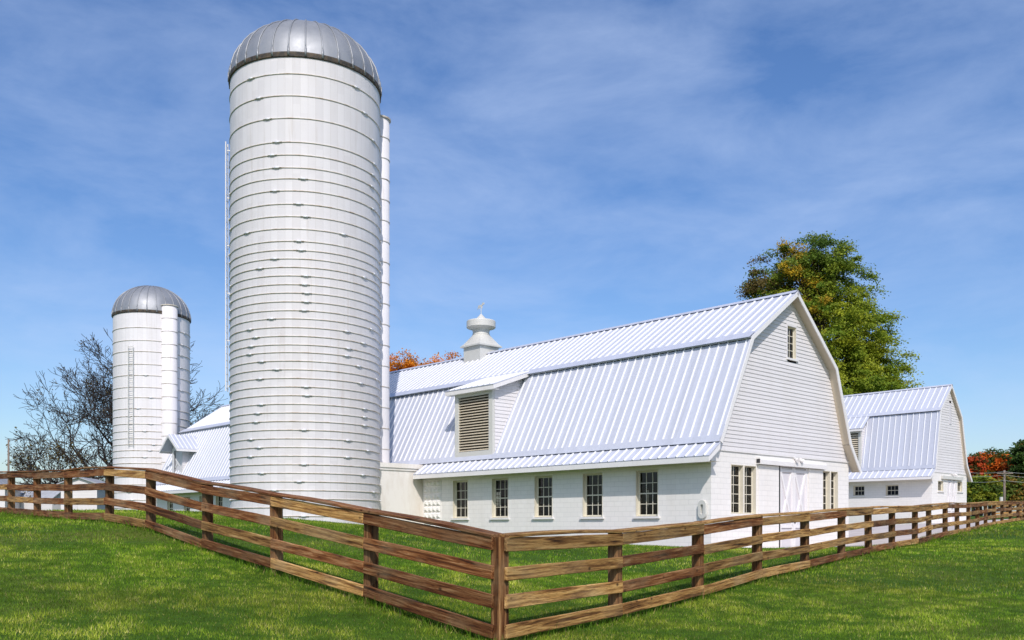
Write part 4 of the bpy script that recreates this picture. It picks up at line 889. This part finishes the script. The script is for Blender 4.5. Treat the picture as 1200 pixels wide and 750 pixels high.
def blades(n, r0, r1, h, w, seed):
    r = np.random.default_rng(seed); a = r.uniform(-R(40), R(40), n); rr = r0 * (r1 / r0) ** r.random(n) if r1 / r0 > 3 else np.sqrt(r.uniform(r0 * r0, r1 * r1, n))
    x = rr * np.sin(a); y = rr * np.cos(a); loc = np.stack([x, y], 1) - B1; la = loc @ A2; ls = loc @ N2
    bad = inpoly(x, y, YARD) | inpoly(x, y, GR) | ((la > -.02) & (la < 49) & (ls < .02) & (ls > -10.5)) | (np.hypot(x - SX, y - SY) < SR) | ((la > 17) & (la < 22) & (ls < 3.6) & (ls > 0))
    x, y, rr = x[~bad], y[~bad], rr[~bad]; n = len(x); z = gz(x, y); f = .6 + .4 * np.clip(rr / 20, 0, 2)
    big_ = vnoise(x, y, 3.4, 1) * .55 + vnoise(x + y * .6, y, 1.2, 2) * .45; med = vnoise(x, y, .45, 3); fine = vnoise(x, y, .16, 4)
    H = h * r.uniform(.55, 1.3, n) * (.65 + .7 * med); W_ = w * r.uniform(.7, 1.3, n) * f
    az = r.uniform(0, 2 * np.pi, n); lean = r.uniform(.1, .75, n); la_ = r.uniform(0, 2 * np.pi, n)
    sx, sy = np.cos(az) * W_ / 2, np.sin(az) * W_ / 2; z -= .006
    v = np.stack([np.stack([x - sx, y - sy, z], 1), np.stack([x + sx, y + sy, z], 1), np.stack([x + np.cos(la_) * lean * H, y + np.sin(la_) * lean * H, z + H * (1 - .3 * lean)], 1)], 1)
    u = np.clip((big_ * .45 + med * .3 + fine * .25 - .44) * 3.0, 0, 1)[:, None]; dry = (r.random((n, 1)) < (.04 + .16 * u)); g1_ = np.array([.140, .262, .013]); g2_ = np.array([.33, .375, .034])
    c = g1_ * (1 - u) + g2_ * u; c = np.where(dry, np.array([.48, .43, .14]), c) * (.40 + .75 * fine[:, None] + .5 * med[:, None]) * (.60 + .72 * vnoise(x * .45, y * 1.2, 2.2, 9))[:, None] * r.uniform(.5, 1.5, (n, 1)); return v, c
def tufts():
    """longer uncut grass along the fence boards and round the posts"""
    r = np.random.default_rng(12); V = []; C_ = []
    for pts in (PL, PR[:16]):
        for p, q in zip(pts[:-1], pts[1:]):
            n = 900; t = np.concatenate([r.random(n), np.abs(r.normal(0, .035, 260)), 1 - np.abs(r.normal(0, .035, 260))]); n = len(t); pos = np.array(p[:2]) + t[:, None] * (np.array(q[:2]) - np.array(p[:2])) + r.normal(0, .07, (n, 2))
            z = gz(pos[:, 0], pos[:, 1]) - .01; H = r.uniform(.05, .17, n) * (.6 + .6 * vnoise(pos[:, 0], pos[:, 1], .5, 31)); W_ = r.uniform(.006, .012, n) * (1 + pos[:, 1] / 25); az = r.uniform(0, 6.28, n); la = r.uniform(0, 6.28, n); ln = r.uniform(.1, .7, n)
            sx, sy = np.cos(az) * W_ / 2, np.sin(az) * W_ / 2
            V.append(np.stack([np.stack([pos[:, 0] - sx, pos[:, 1] - sy, z], 1), np.stack([pos[:, 0] + sx, pos[:, 1] + sy, z], 1), np.stack([pos[:, 0] + np.cos(la) * ln * H, pos[:, 1] + np.sin(la) * ln * H, z + H], 1)], 1))
            C_.append(np.where(r.random((n, 1)) < .16, np.array([.40, .33, .12]), np.array([.13, .25, .015])) * r.uniform(.55, 1.3, (n, 1)))
    return np.concatenate(V), np.concatenate(C_)
def lawn():
    sets = [blades(380000, 7.5, 17, .046, .009, 1), blades(260000, 17, 32, .055, .013, 2), blades(140000, 32, 75, .08, .024, 3), tufts()]
    v = np.concatenate([s[0] for s in sets]).reshape(-1, 3); c = np.concatenate([s[1] for s in sets]); n = len(c)
    me = bpy.data.meshes.new('lawn_grass'); me.vertices.add(3 * n); me.vertices.foreach_set('co', v.ravel().astype(np.float32)); me.loops.add(3 * n); me.loops.foreach_set('vertex_index', np.arange(3 * n, dtype=np.int32))
    me.polygons.add(n); me.polygons.foreach_set('loop_start', np.arange(0, 3 * n, 3, dtype=np.int32)); me.polygons.foreach_set('loop_total', np.full(n, 3, dtype=np.int32)); me.update(calc_edges=True)
    at = me.color_attributes.new('tint', 'FLOAT_COLOR', 'POINT'); at.data.foreach_set('color', np.repeat(np.concatenate([c, np.ones((n, 1))], 1), 3, 0).ravel().astype(np.float32)); me.materials.append(M['leaf_tint'])
    o = bpy.data.objects.new('lawn_grass', me); COL.objects.link(o); tag(o, kind='stuff')
lawn()
bpy.context.view_layer.update()
